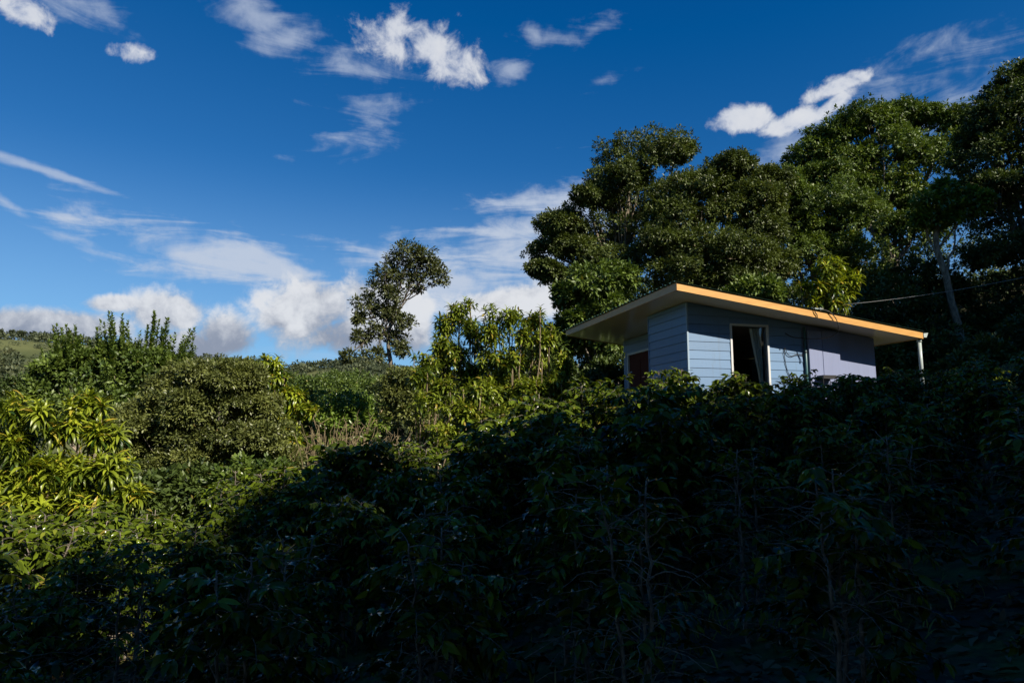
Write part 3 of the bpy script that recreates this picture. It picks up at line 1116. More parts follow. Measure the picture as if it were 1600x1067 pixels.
t_C = tree('broad_tree', 'mid green tree between the olive trees and the big domed tree', 'tree', gpt(1265, 27),
           px_masses([(1235, 310, 44, 32), (1285, 318, 48, 34), (1240, 352, 52, 36), (1300, 362, 54, 38), (1260, 400, 56, 36), (1330, 400, 50, 34), (1345, 340, 46, 32), (1225, 300, 28, 22), (1350, 440, 50, 35)], 27), 'mid', leaf=.12, n_sub=16, n_tuft=36,
           n_leaf=15, trunk_r=.22, fork=.5)
t_D = tree('domed_tree', 'big domed dark green tree rising on the slope behind the low end of the cabin', 'tree', gpt(1400, 32),
           px_masses([(1275, 250, 46, 32), (1310, 218, 46, 28), (1362, 195, 52, 30), (1420, 190, 48, 26), (1470, 192, 38, 30), (1330, 262, 62, 40), (1400, 248, 66, 40), (1460, 250, 56, 42), (1380, 310, 70, 42), (1300, 292, 50, 30),
                      (1450, 315, 60, 40), (1260, 282, 34, 24), (1420, 370, 60, 40)], 32), 'mid', leaf=.15, n_sub=17, n_tuft=38, n_leaf=15, trunk_r=.34, fork=.5, tmpl=T_SMALL)
t_E = tree('broad_tree', 'very tall dark tree at the end of the forest, highest against the sky', 'tree', gpt(1640, 25),
           px_masses([(1610, 115, 46, 26), (1580, 150, 52, 28), (1560, 190, 60, 30), (1535, 215, 42, 26), (1620, 180, 70, 44), (1555, 250, 62, 40), (1620, 270, 80, 50), (1540, 300, 46, 34), (1580, 340, 70, 44), (1680, 130, 70, 50),
                      (1690, 260, 80, 70), (1640, 400, 80, 50), (1560, 400, 50, 36)], 25), 'dark', leaf=.12, n_sub=16, n_tuft=36, n_leaf=15, trunk_r=.32, fork=.5, flat=.6)
tp = [at(px, py, 23.5) for px, py in ((1514, 590), (1509, 561), (1500, 520), (1486, 470), (1478, 430), (1464, 392), (1462, 368), (1468, 345))]
t_F = tree('bent_trunk_tree', 'young tree with a long bent pale trunk and a fresh green tuft in the forest', 'tree', gpt(1514, 23.5),
           px_masses([(1462, 322, 34, 20), (1500, 330, 30, 16), (1518, 312, 22, 16), (1480, 348, 28, 14), (1440, 345, 22, 14), (1475, 300, 22, 14)], 23.5), 'fresh', leaf=.16, n_sub=9, n_tuft=14, n_leaf=12, trunk_r=.13,
           trunk_pts=tp, bark='pale_bark', tmpl=T_DIA)
t_H = tree('bright_tree', 'leafy bright green tree close beside the low left eave of the cabin', 'tree', gpt(925, 23.5),
           px_masses([(930, 452, 48, 30), (965, 440, 34, 24), (895, 470, 34, 26), (945, 490, 44, 28), (900, 510, 34, 24), (880, 540, 30, 30), (935, 540, 44, 30), (975, 545, 30, 24)], 23.5), 'mid', leaf=.17, n_sub=12, n_tuft=24, n_leaf=13,
           trunk_r=.12, tmpl=T_DIA)
# understorey behind the house
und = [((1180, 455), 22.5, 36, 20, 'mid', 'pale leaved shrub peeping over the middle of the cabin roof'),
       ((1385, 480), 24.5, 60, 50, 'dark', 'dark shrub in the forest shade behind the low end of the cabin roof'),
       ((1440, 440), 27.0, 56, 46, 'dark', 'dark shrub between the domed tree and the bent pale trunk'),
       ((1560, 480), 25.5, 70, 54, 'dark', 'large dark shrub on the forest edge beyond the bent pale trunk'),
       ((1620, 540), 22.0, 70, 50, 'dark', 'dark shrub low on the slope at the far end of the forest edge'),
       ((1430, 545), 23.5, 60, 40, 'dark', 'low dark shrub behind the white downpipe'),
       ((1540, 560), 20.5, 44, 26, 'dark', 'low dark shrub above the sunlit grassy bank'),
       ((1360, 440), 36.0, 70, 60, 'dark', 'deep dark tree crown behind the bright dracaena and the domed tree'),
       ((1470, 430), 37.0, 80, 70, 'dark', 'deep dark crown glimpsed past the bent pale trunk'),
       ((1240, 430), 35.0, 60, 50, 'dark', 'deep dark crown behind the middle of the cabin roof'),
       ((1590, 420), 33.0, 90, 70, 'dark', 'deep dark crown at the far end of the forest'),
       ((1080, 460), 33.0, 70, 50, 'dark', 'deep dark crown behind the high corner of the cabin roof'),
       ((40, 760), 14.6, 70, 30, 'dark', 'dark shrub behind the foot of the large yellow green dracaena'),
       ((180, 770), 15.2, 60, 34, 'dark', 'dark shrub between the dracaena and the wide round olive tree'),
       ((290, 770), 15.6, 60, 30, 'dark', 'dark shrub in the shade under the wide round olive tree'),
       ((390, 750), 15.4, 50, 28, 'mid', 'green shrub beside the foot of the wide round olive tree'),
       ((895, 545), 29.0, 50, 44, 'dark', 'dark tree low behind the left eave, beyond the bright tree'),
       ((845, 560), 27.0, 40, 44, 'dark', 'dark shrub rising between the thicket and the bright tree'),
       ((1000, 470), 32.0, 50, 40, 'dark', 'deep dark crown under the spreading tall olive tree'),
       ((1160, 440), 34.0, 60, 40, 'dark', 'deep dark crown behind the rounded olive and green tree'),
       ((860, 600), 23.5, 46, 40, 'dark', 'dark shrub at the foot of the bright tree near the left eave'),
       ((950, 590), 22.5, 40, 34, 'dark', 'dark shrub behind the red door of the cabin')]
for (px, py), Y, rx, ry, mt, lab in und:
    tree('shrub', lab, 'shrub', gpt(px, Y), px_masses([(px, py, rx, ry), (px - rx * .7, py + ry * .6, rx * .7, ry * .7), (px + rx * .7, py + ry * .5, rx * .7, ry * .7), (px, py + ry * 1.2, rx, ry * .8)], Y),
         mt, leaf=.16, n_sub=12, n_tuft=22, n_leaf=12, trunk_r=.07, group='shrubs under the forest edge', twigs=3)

# -- slender tree on its own
Ys = 31.0
tp = [at(px, py, Ys) for px, py in ((612, 610), (612, 577), (607, 545), (606, 522), (613, 495), (620, 475))]
t_M = tree('slender_tree', 'lone tall slender tree with open airy crown standing against the white clouds', 'tree', gpt(612, Ys),
           px_masses([(637, 395, 22, 13), (660, 402, 20, 12), (622, 405, 16, 12), (672, 418, 17, 10), (648, 420, 24, 14), (684, 436, 20, 9), (655, 446, 24, 12), (625, 436, 18, 13), (602, 432, 17, 14), (594, 455, 20, 13), (615, 462, 20, 13),
                      (572, 476, 20, 10), (590, 488, 20, 11), (612, 492, 18, 11), (632, 505, 14, 10), (565, 500, 12, 9), (566, 530, 18, 8), (590, 520, 16, 9), (622, 530, 16, 9), (552, 558, 18, 7), (585, 556, 20, 8), (630, 548, 12, 8)], Ys, shrink=.84),
           'slender', leaf=.16, n_sub=10, n_tuft=7, n_leaf=9, sub=.6, spread=.2, trunk_r=.10, trunk_pts=tp, bark='bark', tmpl=T_DIA, flat=.9, twigs=7)


# -- trees with upright sprays (left)
sh_ = []
for px, py, ln in ((84, 505, 60), (94, 512, 50), (104, 508, 60), (114, 505, 60), (126, 522, 40), (138, 530, 40), (150, 512, 60), (160, 500, 70), (172, 484, 90), (180, 498, 70), (192, 490, 80), (199, 502, 60), (210, 522, 50), (222, 516, 50),
                   (232, 508, 60), (242, 486, 90), (250, 500, 70), (263, 496, 70), (272, 515, 60), (284, 522, 50), (300, 508, 70), (293, 524, 50), (66, 545, 40), (56, 560, 40), (78, 528, 50), (306, 535, 40)):
    for q in range(3):
        yy = 22 + rng.uniform(-.7, .7)
        ox = rng.uniform(-5, 5)
        sh_.append((at(px * .9 + 18 + ox * 1.5, py + ln, yy), at(px + ox, py + abs(ox) * rng.uniform(.5, 2.5) + (0 if q == 0 else rng.uniform(0, 18)), yy)))
t_P = tree('upright_tree', 'bushy green tree with upright leafy shoots standing against the low clouds', 'tree', gpt(165, 22),
           px_masses([(112, 562, 16, 16), (132, 570, 20, 18), (180, 562, 18, 18), (218, 568, 18, 18), (250, 565, 16, 16), (275, 575, 14, 16), (150, 590, 32, 22), (100, 585, 28, 24), (210, 592, 32, 24), (78, 608, 24, 22), (245, 595, 26, 22),
                      (140, 622, 36, 24), (195, 628, 32, 20), (55, 622, 18, 14), (90, 642, 32, 22), (70, 580, 12, 14)], 22, deep=1.6),
           'mid', leaf=.14, n_sub=13, n_tuft=15, n_leaf=12, trunk_r=.13, bark='pale_bark', tmpl=T_DIA, flat=1.0, up=.4, droop=-.35, spread=.10, shoots=sh_)
t_Q = tree('round_tree', 'wide round olive tree with small dull leaves behind the sunlit coffee', 'tree', gpt(320, 17),
           px_masses([(315, 600, 62, 30), (365, 598, 46, 30), (270, 628, 46, 32), (400, 640, 42, 36), (330, 645, 66, 36), (225, 665, 42, 34), (285, 680, 56, 36), (360, 690, 60, 34), (415, 690, 40, 34), (210, 705, 40, 30), (300, 722, 50, 20),
                      (430, 720, 34, 30), (250, 735, 36, 24), (340, 590, 50, 26)], 17), 'round', leaf=.085, n_sub=17, n_tuft=44, n_leaf=16, trunk_r=.13, flat=.6, spread=.12)
t_Q2 = tree('round_shrub', 'small brownish olive domed shrub at the foot of the slender tree', 'shrub', gpt(640, 25),
            px_masses([(640, 598, 38, 24), (620, 625, 32, 28), (660, 630, 34, 30), (640, 655, 40, 26)], 25), 'round', leaf=.12, n_sub=13, n_tuft=26, n_leaf=13, trunk_r=.09)
mids = [(505, 612, 46, 24, 44, 'mid', 'rounded green tree in the valley below the slender tree'),
        (565, 608, 40, 22, 48, 'mid', 'farther rounded green tree low in the valley beside the slender trunk'),
        (480, 640, 40, 28, 36, 'mid', 'green valley tree beside the narrow dracaena'),
        (545, 640, 46, 28, 34, 'fresh', 'yellow green valley tree above the dry brush'),
        (600, 628, 40, 28, 40, 'olive', 'brown green valley tree behind the domed shrub'),
        (450, 600, 30, 18, 62, 'dark', 'small dark tree on the valley floor below the far pasture'),
        (30, 612, 36, 22, 58, 'dark', 'dark valley tree beside the upright tree, below the far pasture'),
        (530, 595, 30, 14, 75, 'mid', 'farthest small valley tree just under the far pasture'),
        (345, 575, 26, 14, 60, 'olive', 'small far tree peeping over the wide round olive tree'),
        (720, 640, 60, 60, 30, 'dark', 'dark tree filling the gap behind the stemmy dracaena thicket'),
        (810, 600, 60, 60, 28, 'dark', 'dark tree between the dracaena thicket and the bright tree')]
for px, py, rx, ry, Y, mt, lab in mids:
    lo_ = 1.0 if Y < 50 else 1.4
    tree('valley_tree', lab, 'tree', gpt(px, Y), px_masses([(px, py, rx, ry), (px - rx * .7, py + ry * .7, rx * .75, ry * .8), (px + rx * .7, py + ry * .6, rx * .75, ry * .8), (px, py + ry * 1.3, rx, ry), (px + rx * .2, py + ry * 2.2, rx * .9, ry)], Y),
         mt, leaf=.18 * lo_, n_sub=13, n_tuft=22, n_leaf=12, trunk_r=.14, group='trees in the valley', twigs=3)


# -- dracaenas: canes topped with rosettes of long drooping leaves
def dracaena(name, label, base, masses, n_ros, n_leaf, L, mat, tmpl=T_STRIP, singles=0, cat='plant', group=None, droopy=.4, canes=14, fill=.35, colm=.55, spread_ax=.22, show_canes=False):
    base = np.array(base, float)
    root = empty(name, base, label, cat, group)
    wts = np.array([rr[0] * rr[2] for _, rr in masses])
    wts /= wts.sum()
    ids = rng.choice(len(masses), n_ros, p=wts)
    d = rand_unit(n_ros)
    d[:, 2] = np.where(rng.random(n_ros) < .55, np.abs(d[:, 2]), d[:, 2])
    C_ = np.array([masses[i][0] for i in ids]) + d * np.array([masses[i][1] for i in ids]) * rng.uniform(fill, 1.0, (n_ros, 1)) - base
    ax = unit(d * .55 + np.array([0, 0, .75]) + rng.normal(0, spread_ax, (n_ros, 3)))
    # leaves spiral about each rosette's axis
    k_ = np.tile(np.arange(n_leaf), n_ros)
    phi = k_ * 2.39996 + np.repeat(rng.uniform(0, 6.28, n_ros), n_leaf)
    pol = R(18) + (R(105) - R(18)) * (k_ / n_leaf) ** .9 + rng.normal(0, .14, len(k_))
    A = np.repeat(ax, n_leaf, 0)
    e1 = unit(np.cross(A, np.array([.3, .9, .1])))
    e2 = np.cross(A, e1)
    Yd = A * np.cos(pol)[:, None] + (e1 * np.cos(phi)[:, None] + e2 * np.sin(phi)[:, None]) * np.sin(pol)[:, None]
    Yd[:, 2] -= droopy * .35
    N_ = unit(A * .8 + np.array([0, 0, .7]) - Yd * .2 + rng.normal(0, .18, A.shape))
    P_ = np.repeat(C_, n_leaf, 0) - A * (k_ / n_leaf)[:, None] * L * colm
    S_ = L * rng.uniform(.72, 1.18, len(k_)) * (1 - .25 * (k_ < 3))
    T_ = np.clip(.55 - .35 * k_ / n_leaf + np.repeat(rng.normal(0, .16, n_ros), n_leaf) + rng.normal(0, .19, len(k_)), 0, .92)
    T_[rng.random(len(T_)) < .03] = 1.0
    keep = np.ones(len(P_), bool)
    if singles:
        dist = np.linalg.norm(P_ + base - CAM, axis=1) + rng.uniform(0, .6, len(P_))
        pick = np.argsort(dist)[:singles]
        keep[pick] = False
        tmp_me = [leaf_mesh('leaf', tmpl, np.zeros((1, 3)), np.array([[0, 1., 0]]), np.array([[0, 0, 1.]]), np.ones(1), np.array([tv]), M[mat]) for tv in (.2, .35, .5, .65, .8, 1.0)]
        tvs = np.array((.2, .35, .5, .65, .8, 1.0))
        for i in pick:
            y_ = unit(Yd[i]); x_ = unit(np.cross(y_, N_[i])); n_ = np.cross(x_, y_)
            mt_ = Matrix([[*(np.array([x_[r], y_[r], n_[r]]) * S_[i]), P_[i][r]] for r in range(3)] + [[0, 0, 0, 1]])
            o = link_mesh('leaf', tmp_me[int(np.argmin(abs(tvs - T_[i])))], root)
            o.matrix_local = mt_
    fo_ = link_mesh('foliage', leaf_mesh('foliage', tmpl, P_[keep], Yd[keep], N_[keep], S_[keep], T_[keep], M[mat]), root)
    fo_['kind'] = 'stuff'
    back_half = np.argsort(C_[:, 1])[n_ros // 2:]
    for q in rng.permutation(np.arange(n_ros) if show_canes else back_half)[:canes]:
        b0 = np.array([C_[q][0] * .55 + rng.normal(0, .12), C_[q][1] * .55 + rng.normal(0, .12), -.2])
        top = C_[q]
        mid = np.array([top[0] * .75 + b0[0] * .25, top[1] * .75 + b0[1] * .25, top[2] * .45])
        mb = MB()
        mb.tube(wiggle(bez(b0, mid, top, 8), .03), np.linspace(.027, .014, 8), 6)
        mb.build('cane', M['cane'], root, True)
    return root


dracaena('dracaena', 'large yellow green dracaena with drooping strap leaves at the edge of the sunlit coffee', gpt(30, 12),
         px_masses([(20, 640, 46, 24), (60, 640, 30, 18), (20, 690, 56, 36), (-50, 680, 60, 60), (62, 735, 40, 36), (10, 750, 50, 34), (50, 785, 44, 22), (-60, 760, 60, 50)], 12), 150, 22, .31, 'yellow', singles=220, group='yellow green dracaenas', canes=16, colm=.75, spread_ax=.45, fill=.3)
dracaena('dracaena', 'yellow green dracaena beside the wide round olive tree, strap leaves hanging in tufts', gpt(135, 12.6),
         px_masses([(135, 632, 36, 18), (110, 668, 40, 28), (160, 680, 34, 30), (180, 730, 36, 32), (125, 735, 40, 34), (150, 780, 50, 24), (205, 770, 26, 24), (95, 780, 34, 24)], 12.6), 145, 22, .31, 'yellow', singles=220, group='yellow green dracaenas', canes=16, colm=.75, spread_ax=.45, fill=.3)
dracaena('dracaena', 'narrow yellow green dracaena rising above the round olive tree near the dry brush', gpt(440, 18.5),
         px_masses([(418, 568, 26, 18), (432, 590, 24, 20), (455, 618, 30, 22), (475, 640, 24, 18), (430, 640, 30, 24), (445, 670, 26, 20), (460, 690, 30, 16)], 18.5), 130, 18, .26, 'yellow', T_BROAD, group='yellow green dracaenas', canes=10)
dracaena('dracaena', 'bright yellow green dracaena behind the low half of the cabin roof', gpt(1298, 22),
         px_masses([(1298, 420, 32, 22), (1280, 450, 34, 26), (1318, 450, 28, 28), (1300, 480, 44, 24), (1330, 430, 16, 16), (1270, 480, 20, 20)], 22), 120, 18, .34, 'yellow', group='yellow green dracaenas', canes=8)
thick = [('tallest spiky tipped clump of the dracaena thicket, nearest the slender tree', 715, 19.5,
          [(728, 474, 10, 12), (715, 486, 20, 16), (698, 505, 24, 20), (735, 510, 20, 22), (690, 535, 24, 20), (715, 550, 34, 24), (735, 580, 30, 24), (700, 590, 30, 26), (745, 540, 12, 30), (690, 560, 20, 20)]),
         ('broad middle clump of the dracaena thicket with bare canes showing below', 800, 18.5,
          [(770, 484, 18, 10), (795, 490, 32, 14), (838, 492, 28, 16), (768, 515, 26, 22), (815, 520, 40, 24), (855, 530, 22, 30), (790, 555, 36, 24), (840, 570, 32, 24), (760, 560, 20, 30), (820, 600, 50, 24), (770, 600, 30, 24)]),
         ('low clump of the dracaena thicket with long hanging leaves beside the domed shrub', 690, 17.5,
          [(665, 562, 22, 14), (655, 585, 18, 18), (690, 605, 30, 24), (750, 610, 40, 26), (720, 640, 40, 22), (665, 625, 24, 24), (690, 670, 44, 18), (770, 650, 34, 20)]),
         ('low dim clump of the dracaena thicket next to the bright tree', 845, 18.0, [(830, 610, 36, 26), (870, 600, 22, 26), (800, 640, 36, 22), (860, 640, 30, 20), (880, 570, 12, 30)])]
for lab, px, Y, ms in thick:
    dracaena('thicket_dracaena', lab, gpt(px, Y), px_masses(ms, Y), 235, 18, .23, 'thicket', T_BROAD, group='dracaena thicket', canes=30, fill=.3, colm=1.8, spread_ax=.4, show_canes=True)

# -- dry brush on the slope
for (px, py, Y, lab) in ((510, 690, 16.5, 'bare straw coloured brush beside the narrow dracaena'), (550, 680, 17.5, 'bare straw coloured brush at the foot of the yellow green valley tree'),
                         (585, 700, 16.0, 'bare straw coloured brush near the domed shrub')):
    b0 = gpt(px, Y)
    root = empty('dry_bush', b0, lab, 'bush', 'dry bushes on the slope')
    hgt = at(px, py - 28, Y)[2] - b0[2]
    mb = MB()
    for q in range(70):
        a_ = rng.uniform(0, 6.28); sp_ = rng.uniform(.1, .95)
        top = np.array([math.cos(a_) * sp_, math.sin(a_) * sp_, hgt * rng.uniform(.55, 1.0)])
        st_ = np.array([math.cos(a_) * sp_ * .35, math.sin(a_) * sp_ * .35, -.1])
        cv = wiggle(bez(st_, np.array([st_[0], st_[1], top[2] * .6]), top, 7), .04)
        mb.tube(cv, np.linspace(.016, .005, 7), 4)
        for w_ in range(4):
            i_ = rng.integers(2, 7)
            e_ = cv[i_] + rand_unit(1)[0] * rng.uniform(.2, .5)
            mb.tube([cv[i_], (cv[i_] + e_) / 2 + rng.normal(0, .03, 3), e_], [.007, .005, .003], 4)
    o = mb.build('branches', M['straw'], root)
    o['kind'] = 'stuff'


# ------------------------------------------------------------------ coffee bushes
def coffee_parts(H, seed, n_stem=3, thin=0.0):
    global rng
    keep_rng, rng = rng, np.random.default_rng(seed)
    stems, brs = [], []
    P_, Y_, N_, S_, T_ = [], [], [], [], []
    for s_ in range(n_stem):
        a_ = s_ * 6.283 / n_stem + rng.uniform(-.5, .5)
        lean = rng.uniform(.10, .32)
        top = np.array([math.cos(a_) * lean, math.sin(a_) * lean, H * rng.uniform(.86, 1.0)])
        st_ = np.array([math.cos(a_) * .07, math.sin(a_) * .07, -.15])
        cv = wiggle(bez(st_, np.array([st_[0] * 2, st_[1] * 2, H * .5]), top, 16), .012)
        mb = MB()
        mb.tube(cv, np.linspace(.024, .006, 16), 7)
        stems.append(mb)
        bm_ = MB()
        nn = int(H / .085)
        for q in range(nn):
            f_ = .14 + .86 * (q + .5) / nn
            i_ = f_ * 15
            p0 = cv[int(i_)] * (1 - i_ % 1) + cv[min(15, int(i_) + 1)] * (i_ % 1)
            L = (.20 + .62 * (1 - f_) ** .55) * rng.uniform(.75, 1.15)
            if f_ < .35:
                L *= .85
            for h_ in range(2):
                if rng.random() < (.35 if f_ < .3 else .10):
                    continue
                az = q * 1.571 + h_ * 3.1416 + rng.normal(0, .35) + s_
                dr = np.array([math.cos(az), math.sin(az), .0])
                sag = .10 + .35 * L
                el_ = rng.normal(0, .22) * L
                p2 = p0 + dr * L + np.array([0, 0, .28 * L - sag * L + el_])
                p1 = p0 + dr * L * .5 + np.array([0, 0, .24 * L + el_ * .6])
                bc = wiggle(bez(p0, p1, p2, 7), .008)
                bm_.tube(bc, np.linspace(.0055, .0020, 7), 4, False)
                if rng.random() < thin * .7:
                    continue
                bare = .62 if f_ < .32 else (.40 if f_ < .55 else .12)
                nl = max(2, int(L * (1 - bare) / .036) + 1)
                for m_ in range(nl):
                    u_ = bare + (1 - bare) * (m_ + .6) / nl
                    j_ = min(u_ * 6, 5.999)
                    pp_ = bc[int(j_)] * (1 - j_ % 1) + bc[int(j_) + 1] * (j_ % 1)
                    tg_ = unit(bc[int(j_) + 1] - bc[int(j_)])
                    sd = unit(np.cross(tg_, np.array([0, 0, 1.])))
                    for sg in (-1, 1):
                        if rng.random() < .12 + thin * .25:
                            continue
                        P_.append(pp_)
                        Y_.append(sd * sg * .85 + tg_ * (.45 + .5 * (m_ == nl - 1)) + np.array([0, 0, rng.normal(-.30, .38)]))
                        N_.append(np.array([0, 0, 1.]) + rng.normal(0, .55, 3))
                        S_.append(rng.uniform(.10, .165) * (.75 if m_ == nl - 1 else 1))
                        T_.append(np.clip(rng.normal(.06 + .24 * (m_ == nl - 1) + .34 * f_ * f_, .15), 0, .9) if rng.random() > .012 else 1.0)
        brs.append(bm_)
    rng = keep_rng
    return stems, brs, [np.array(x) for x in (P_, Y_, N_, S_, T_)]


VARS = []
for vi, (H, ns_, thin) in enumerate(((2.0, 3, 0), (2.1, 3, .15), (1.9, 4, 0), (2.2, 3, .1), (2.0, 4, .2), (1.9, 3, 0), (2.0, 3, .55), (2.1, 4, .65), (1.9, 3, .5), (2.2, 3, .75))):
    st_, br_, arr = coffee_parts(H, 100 + vi, ns_, thin)
    VARS.append(dict(H=H, stems=[m.mesh('stem', M['twig'], True) for m in st_], branches=[m.mesh('branches', M['twig']) for m in br_],
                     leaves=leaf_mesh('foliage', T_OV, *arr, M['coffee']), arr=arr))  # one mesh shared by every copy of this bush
leaf_one = [leaf_mesh('leaf', T_OV, np.zeros((1, 3)), np.array([[0, 1., 0]]), np.array([[0, 0, 1.]]), np.ones(1), np.array([tv]), M['coffee']) for tv in (.1, .3, .5, .7)]


def coffee(loc, vi, sc, rz, label, singles=0):
    V_ = VARS[vi]
    root = empty('coffee_bush', loc, label, 'bush', 'coffee bushes in rows', rz)
    root.scale = (sc * 1.0, sc * 1.0, sc)
    for sm, bm_ in zip(V_['stems'], V_['branches']):
        so = link_mesh('stem', sm, root)
        link_mesh('branches', bm_, so)['kind'] = 'stuff'
    if not singles:
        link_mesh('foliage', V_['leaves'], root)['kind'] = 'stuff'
        return root
    P_, Y_, N_, S_, T_ = V_['arr']
    c_, s_ = math.cos(rz), math.sin(rz)
    wx = P_[:, 0] * c_ - P_[:, 1] * s_
    wy = P_[:, 0] * s_ + P_[:, 1] * c_
    d_ = np.hypot(wx * sc + loc[0], wy * sc + loc[1]) - P_[:, 2] * .25 + np.random.default_rng(vi).uniform(0, .35, len(P_))
    pick = np.argsort(d_)[:singles]
    kp = np.ones(len(P_), bool)
    kp[pick] = False
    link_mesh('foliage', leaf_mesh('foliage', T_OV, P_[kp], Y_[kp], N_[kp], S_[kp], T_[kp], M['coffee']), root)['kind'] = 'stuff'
    for i in pick:
        y_ = unit(Y_[i]); x_ = unit(np.cross(y_, N_[i])); n_ = np.cross(x_, y_)
        o = link_mesh('leaf', leaf_one[int(min(3, max(0, T_[i] * 5)))], root)
        o.matrix_local = Matrix([[*(np.array([x_[r], y_[r], n_[r]]) * S_[i]), P_[i][r]] for r in range(3)] + [[0, 0, 0, 1]])
    return root


prof_x = [-200, 0, 200, 330, 420, 560, 650, 760, 850, 960, 1060, 1150, 1230, 1300, 1370, 1430, 1500, 1600, 1900]
prof_y = [800, 795, 800, 775, 725, 690, 690, 650, 605, 600, 586, 592, 580, 598, 574, 600, 606, 588, 580]
ORD = ['first', 'second', 'third', 'fourth', 'fifth', 'sixth', 'seventh', 'eighth', 'ninth', 'tenth', 'eleventh', 'twelfth', 'thirteenth', 'fourteenth', 'fifteenth', 'sixteenth', 'seventeenth', 'eighteenth', 'nineteenth', 'twentieth']
rows = [(3.4, 210, 1.15, 'row nearest the camera', 45), (4.9, 120, 1.2, 'second row from the camera', 30), (6.5, 62, 1.2, 'third row from the camera', 0),
        (8.2, 18, 1.05, 'fourth row from the camera', 0), (9.9, 0, .95, 'fifth row from the camera', 0), (11.6, 0, 1.1, 'back row below the cabin and dracaenas', 0)]
vi = 0
for Yr, off, gap, rname, singles in rows:
    x0, x1 = -.80 * Yr - .3, .80 * Yr + .3
    n_ = int((x1 - x0) / gap) + 1
    xs = [x0 + (i + .5) * (x1 - x0) / n_ for i in range(n_)]
    for i, x in enumerate(xs):
        x += rng.normal(0, .13)
        y = Yr + rng.normal(0, .22)
        if y > 12.6 and x > 3:
            y = 12.4
        px = CX + FPX * x / (y * CP)
        py = np.interp(px, prof_x, prof_y) + off + rng.normal(0, 9)
        if 1250 < px < 1325 and Yr > 6:
            py = max(py, 624)
        gz_ = float(ground_z(x, y))
        top = at(px, py, y)[2]
        kind_ = 6 + vi % 4 if Yr < 5.5 else vi % 6
        V_ = VARS[kind_]
        sc = float(np.clip((top - gz_) / V_['H'], .62, 1.2))
        sun_w = 'sunlit' if (px < 260 and Yr > 7 or px < 1050 and Yr > 9.5) else 'shaded'
        lab = f'{sun_w} coffee bush, {ORD[min(i, 19)]} from the left in the {rname}'
        coffee((x, y, gz_), kind_, sc, rng.uniform(0, 6.28), lab, singles)
        vi += 1

near_house = [(1010, 11.3, 598, 'below the corner of the red door'), (1055, 11.0, 594, 'before the short left wall of the cabin'), (1105, 10.9, 596, 'before the front corner of the cabin'), (1150, 11.2, 592, 'right under the dark window'),
              (1195, 10.8, 590, 'under the white curtain'), (1236, 11.1, 600, 'before the green pipe'), (1285, 10.9, 622, 'before the small black stand'), (1335, 11.2, 606, 'before the smooth lavender wall'),
              (1372, 11.0, 574, 'before the low end of the cabin, taller than its neighbours'), (1420, 11.2, 602, 'before the foot of the white downpipe'), (1480, 11.0, 606, 'before the grassy bank')]
for i, (px, y, py, place) in enumerate(near_house):
    x = (px - CX) / FPX * y * CP
    gz_ = float(ground_z(x, y))
    kind_ = i % 6
    sc = float(np.clip((at(px, py + 10, y)[2] - gz_) / VARS[kind_]['H'], .6, 1.25))
    coffee((x, y, gz_), kind_, sc, rng.uniform(0, 6.28), 'dark leafy coffee bush ' + place)

# ------------------------------------------------------------------ grass and weeds
def scatter_grass(name, pts, hgt, label):
    n_ = len(pts)
    Yd = unit(np.c_[rng.normal(0, .35, n_), rng.normal(0, .35, n_), np.ones(n_)])
    N_ = rand_unit(n_)
    me = leaf_mesh(name, tmpl_strip(.035, .35), pts, Yd, N_, hgt * rng.uniform(.5, 1.3, n_), np.clip(rng.normal(.5, .22, n_), 0, 1), M['grass'])
    tag(link_mesh(name, me), label, 'grass', kind='stuff')


n_ = 26000
gx_ = rng.uniform(-1, 20, n_); gy_ = rng.uniform(11.5, 24, n_)
lx = (gx_ - HX) * math.cos(TH) + (gy_ - HY) * math.sin(TH)
ly = -(gx_ - HX) * math.sin(TH) + (gy_ - HY) * math.cos(TH)
ok = ~((lx > -.25) & (lx < 5.0) & (ly > -.35) & (ly < 5.7))
gx_, gy_ = gx_[ok], gy_[ok]
scatter_grass('grass', np.c_[gx_, gy_, ground_z(gx_, gy_) - .01], .13, 'dry yellow green grass on the bank round the cabin')
n_ = 9000
gx_ = rng.uniform(-9, 2, n_); gy_ = rng.uniform(12.5, 22, n_)
scatter_grass('grass', np.c_[gx_, gy_, ground_z(gx_, gy_) - .01], .22, 'rough grass on the slope among the dracaenas and dry brush')
for (px, Y, lab) in ((1422, 14.6, 'leafy sunlit weed beside the foot of the white downpipe'), (1498, 16.8, 'bright sunlit weed on top of the grassy bank'), (1562, 15.5, 'low sunlit weed at the dark end of the grassy bank')):
    dracaena('weed', lab, gpt(px, Y), [(gpt(px, Y) + np.array([0, 0, .35]), (.3, .3, .25))], 12, 14, .22, 'yellow', T_BROAD, canes=5)

n_ = 16000
ll = rng.uniform(1.6, 13, n_); la = rng.uniform(-.85, .85, n_)
gx_, gy_ = ll * np.sin(la), ll * np.cos(la)
litter = leaf_mat('fallen_leaf', (0.03, 0.020, 0.010), (0.10, 0.065, 0.030), (0.16, 0.12, 0.06), 0.7, 0.1, 0.3)
me = leaf_mesh('leaf_litter', T_OV, np.c_[gx_, gy_, ground_z(gx_, gy_) + .015], unit(np.c_[rng.normal(size=(n_, 2)), rng.normal(0, .25, n_)]), unit(np.c_[rng.normal(0, .4, (n_, 2)), np.ones(n_)]),
               rng.uniform(.06, .14, n_), rng.uniform(0, 1, n_), litter)
tag(link_mesh('leaf_litter', me), 'brown fallen leaves on the soil between the coffee bushes', 'leaf litter', kind='stuff')
n_ = 14000
ll = rng.uniform(1.6, 13, n_); la = rng.uniform(-.85, .85, n_)
gx_, gy_ = ll * np.sin(la), ll * np.cos(la)
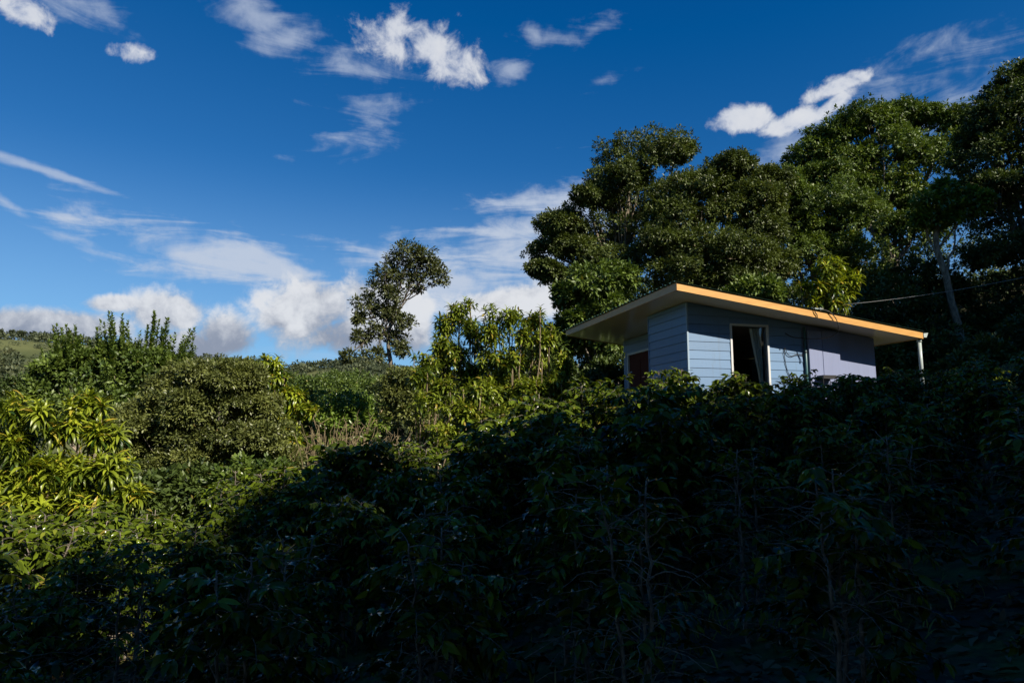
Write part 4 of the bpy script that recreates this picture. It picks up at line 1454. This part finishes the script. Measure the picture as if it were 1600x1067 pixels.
kp_ = wav(gx_ + 3, gy_, .9) + rng.normal(0, .3, n_) > .15
gx_, gy_ = gx_[kp_], gy_[kp_]
scatter_grass('weeds', np.c_[gx_, gy_, ground_z(gx_, gy_) - .01], .16, 'thin grassy weeds on the shaded soil under the coffee')

# ------------------------------------------------------------------ woods on the far hills
n_t = 5200
az_ = rng.uniform(-.85, .25, n_t)
r_ = RIDGE * np.sqrt(rng.uniform(.10, 1.02, n_t))
hx_, hy_ = r_ * np.sin(az_), r_ * np.cos(az_)
msk = wav(hx_, hy_, 62) + .5 * wav(hx_ + 50, hy_ - 30, 25) + rng.normal(0, .12, n_t)
dens = (msk > .28) | (r_ > 700) & (rng.random(n_t) < .45) | (r_ < 290)
lone = ~dens & (rng.random(n_t) < .22)          # scattered bushes and hedge trees left standing in the pasture
small = np.where(lone, rng.uniform(.25, .6, n_t), 1.0)
dens = dens | lone
hx_, hy_, small = hx_[dens], hy_[dens], small[dens]
cz = ground_z(hx_, hy_)
rad = rng.uniform(2.6, 5.5, len(hx_)) * small
K_ = 46
d_ = rand_unit(len(hx_) * K_)
d_[:, 2] = np.abs(d_[:, 2]) * 1.0 - .25
Pw = np.repeat(np.c_[hx_, hy_, cz + rad * .75], K_, 0) + d_ * np.repeat(rad, K_)[:, None] * rng.uniform(.7, 1.05, (len(d_), 1)) * np.array([1, 1, .85])
me = leaf_mesh('distant_woods', T_SMALL, Pw, unit(d_ + rand_unit(len(d_)) * .9), unit(d_ + np.array([0, 0, .4]) + rng.normal(0, .4, d_.shape)), np.repeat(rad, K_) * rng.uniform(.35, .75, len(d_)),
               np.clip(np.repeat(rng.normal(.4, .22, len(hx_)), K_) + rng.normal(0, .12, len(d_)), 0, .92), M['far'])
tag(link_mesh('distant_woods', me), 'dark woods in patches over the far pasture hills', 'woods', kind='stuff')
for px, py, lab in ((22, 520, 'flat topped lone tree on the far ridge'), (33, 521, 'second flat topped tree on the far ridge, nearer the upright tree')):
    Y = 560
    p = at(px, 531, Y)
    b0 = np.array([p[0], Y, float(ground_z(p[0], Y))])
    tree('ridge_tree', lab, 'tree', b0, px_masses([(px, py, 5, 2.4), (px - 2, py + 3, 4, 2)], Y), 'far', leaf=1.6, n_sub=8, n_tuft=8, n_leaf=6, trunk_r=.5, group='trees on the far ridge', twigs=1, spread=1.0)

# ------------------------------------------------------------------ the trees behind the viewer that shade the coffee
TOPS = {o.name: max(v_.co.z for v_ in [c_ for c_ in o.children if c_.name.startswith('crown')][0].data.vertices) for o in (t_A, t_B, t_C, t_D, t_E)}
SH = np.array([math.sin(R(SUN_AZ)), math.cos(R(SUN_AZ))])
PH = np.array([-SH[1], SH[0]])
TE = math.tan(R(SUN_EL))
srcs = [t_A, t_D, t_B, t_C]
words_ = ['olive', 'domed', 'rounded', 'green']


def shade_tree(p_, al, q_, k_, lab_):
    x, y = PH * p_ + SH * al
    src = srcs[k_ % 4]
    g_ = float(ground_z(x, y))
    sc = float(np.clip((q_ + TE * al - g_) / TOPS[src.name], .35, 2.2))
    copy_tree(src, (x, y, g_), lab_, rng.uniform(0, 6.28), sc, 'shade trees of the wood behind the viewer')


def q_of(p_):
    return 5.4 if p_ < 2 else (4.7 if p_ < 8 else (5.6 if p_ < 12 else 5.1))


k_ = 0
for al, qs, ps, ln_ in ((11.5, 0, (-9.5, -5.5, -1.5, 2.5, 6.5, 10.5, 14.0), 'first line'), (16.0, 0, (-11.5, -7.5, -3.5, .5, 4.5, 8.5, 12.5, 16.5), 'second line'), (22.0, 0, (-12, -6, 0, 6, 12, 18), 'third line'),
                        (30.0, 0, (-20, -10, 0, 10, 20), 'last line'), (4.0, 14.0, (27.0, 32.5), 'line up the slope'), (10.0, 14.5, (25.5, 30.5, 36.0), 'upper line up the slope'), (5.0, 15.0, (-8.5, -13), 'tall pair added to block skylight')):  # the tall pair is added out of view to cut skylight on the foreground
    for i_, p_ in enumerate(ps):
        shade_tree(p_, al, (qs or q_of(p_)) + rng.uniform(-.3, .3), k_, f'{words_[k_ % 4]} tree of the wood behind the viewer, {ORD[i_]} in its {ln_}')
        k_ += 1
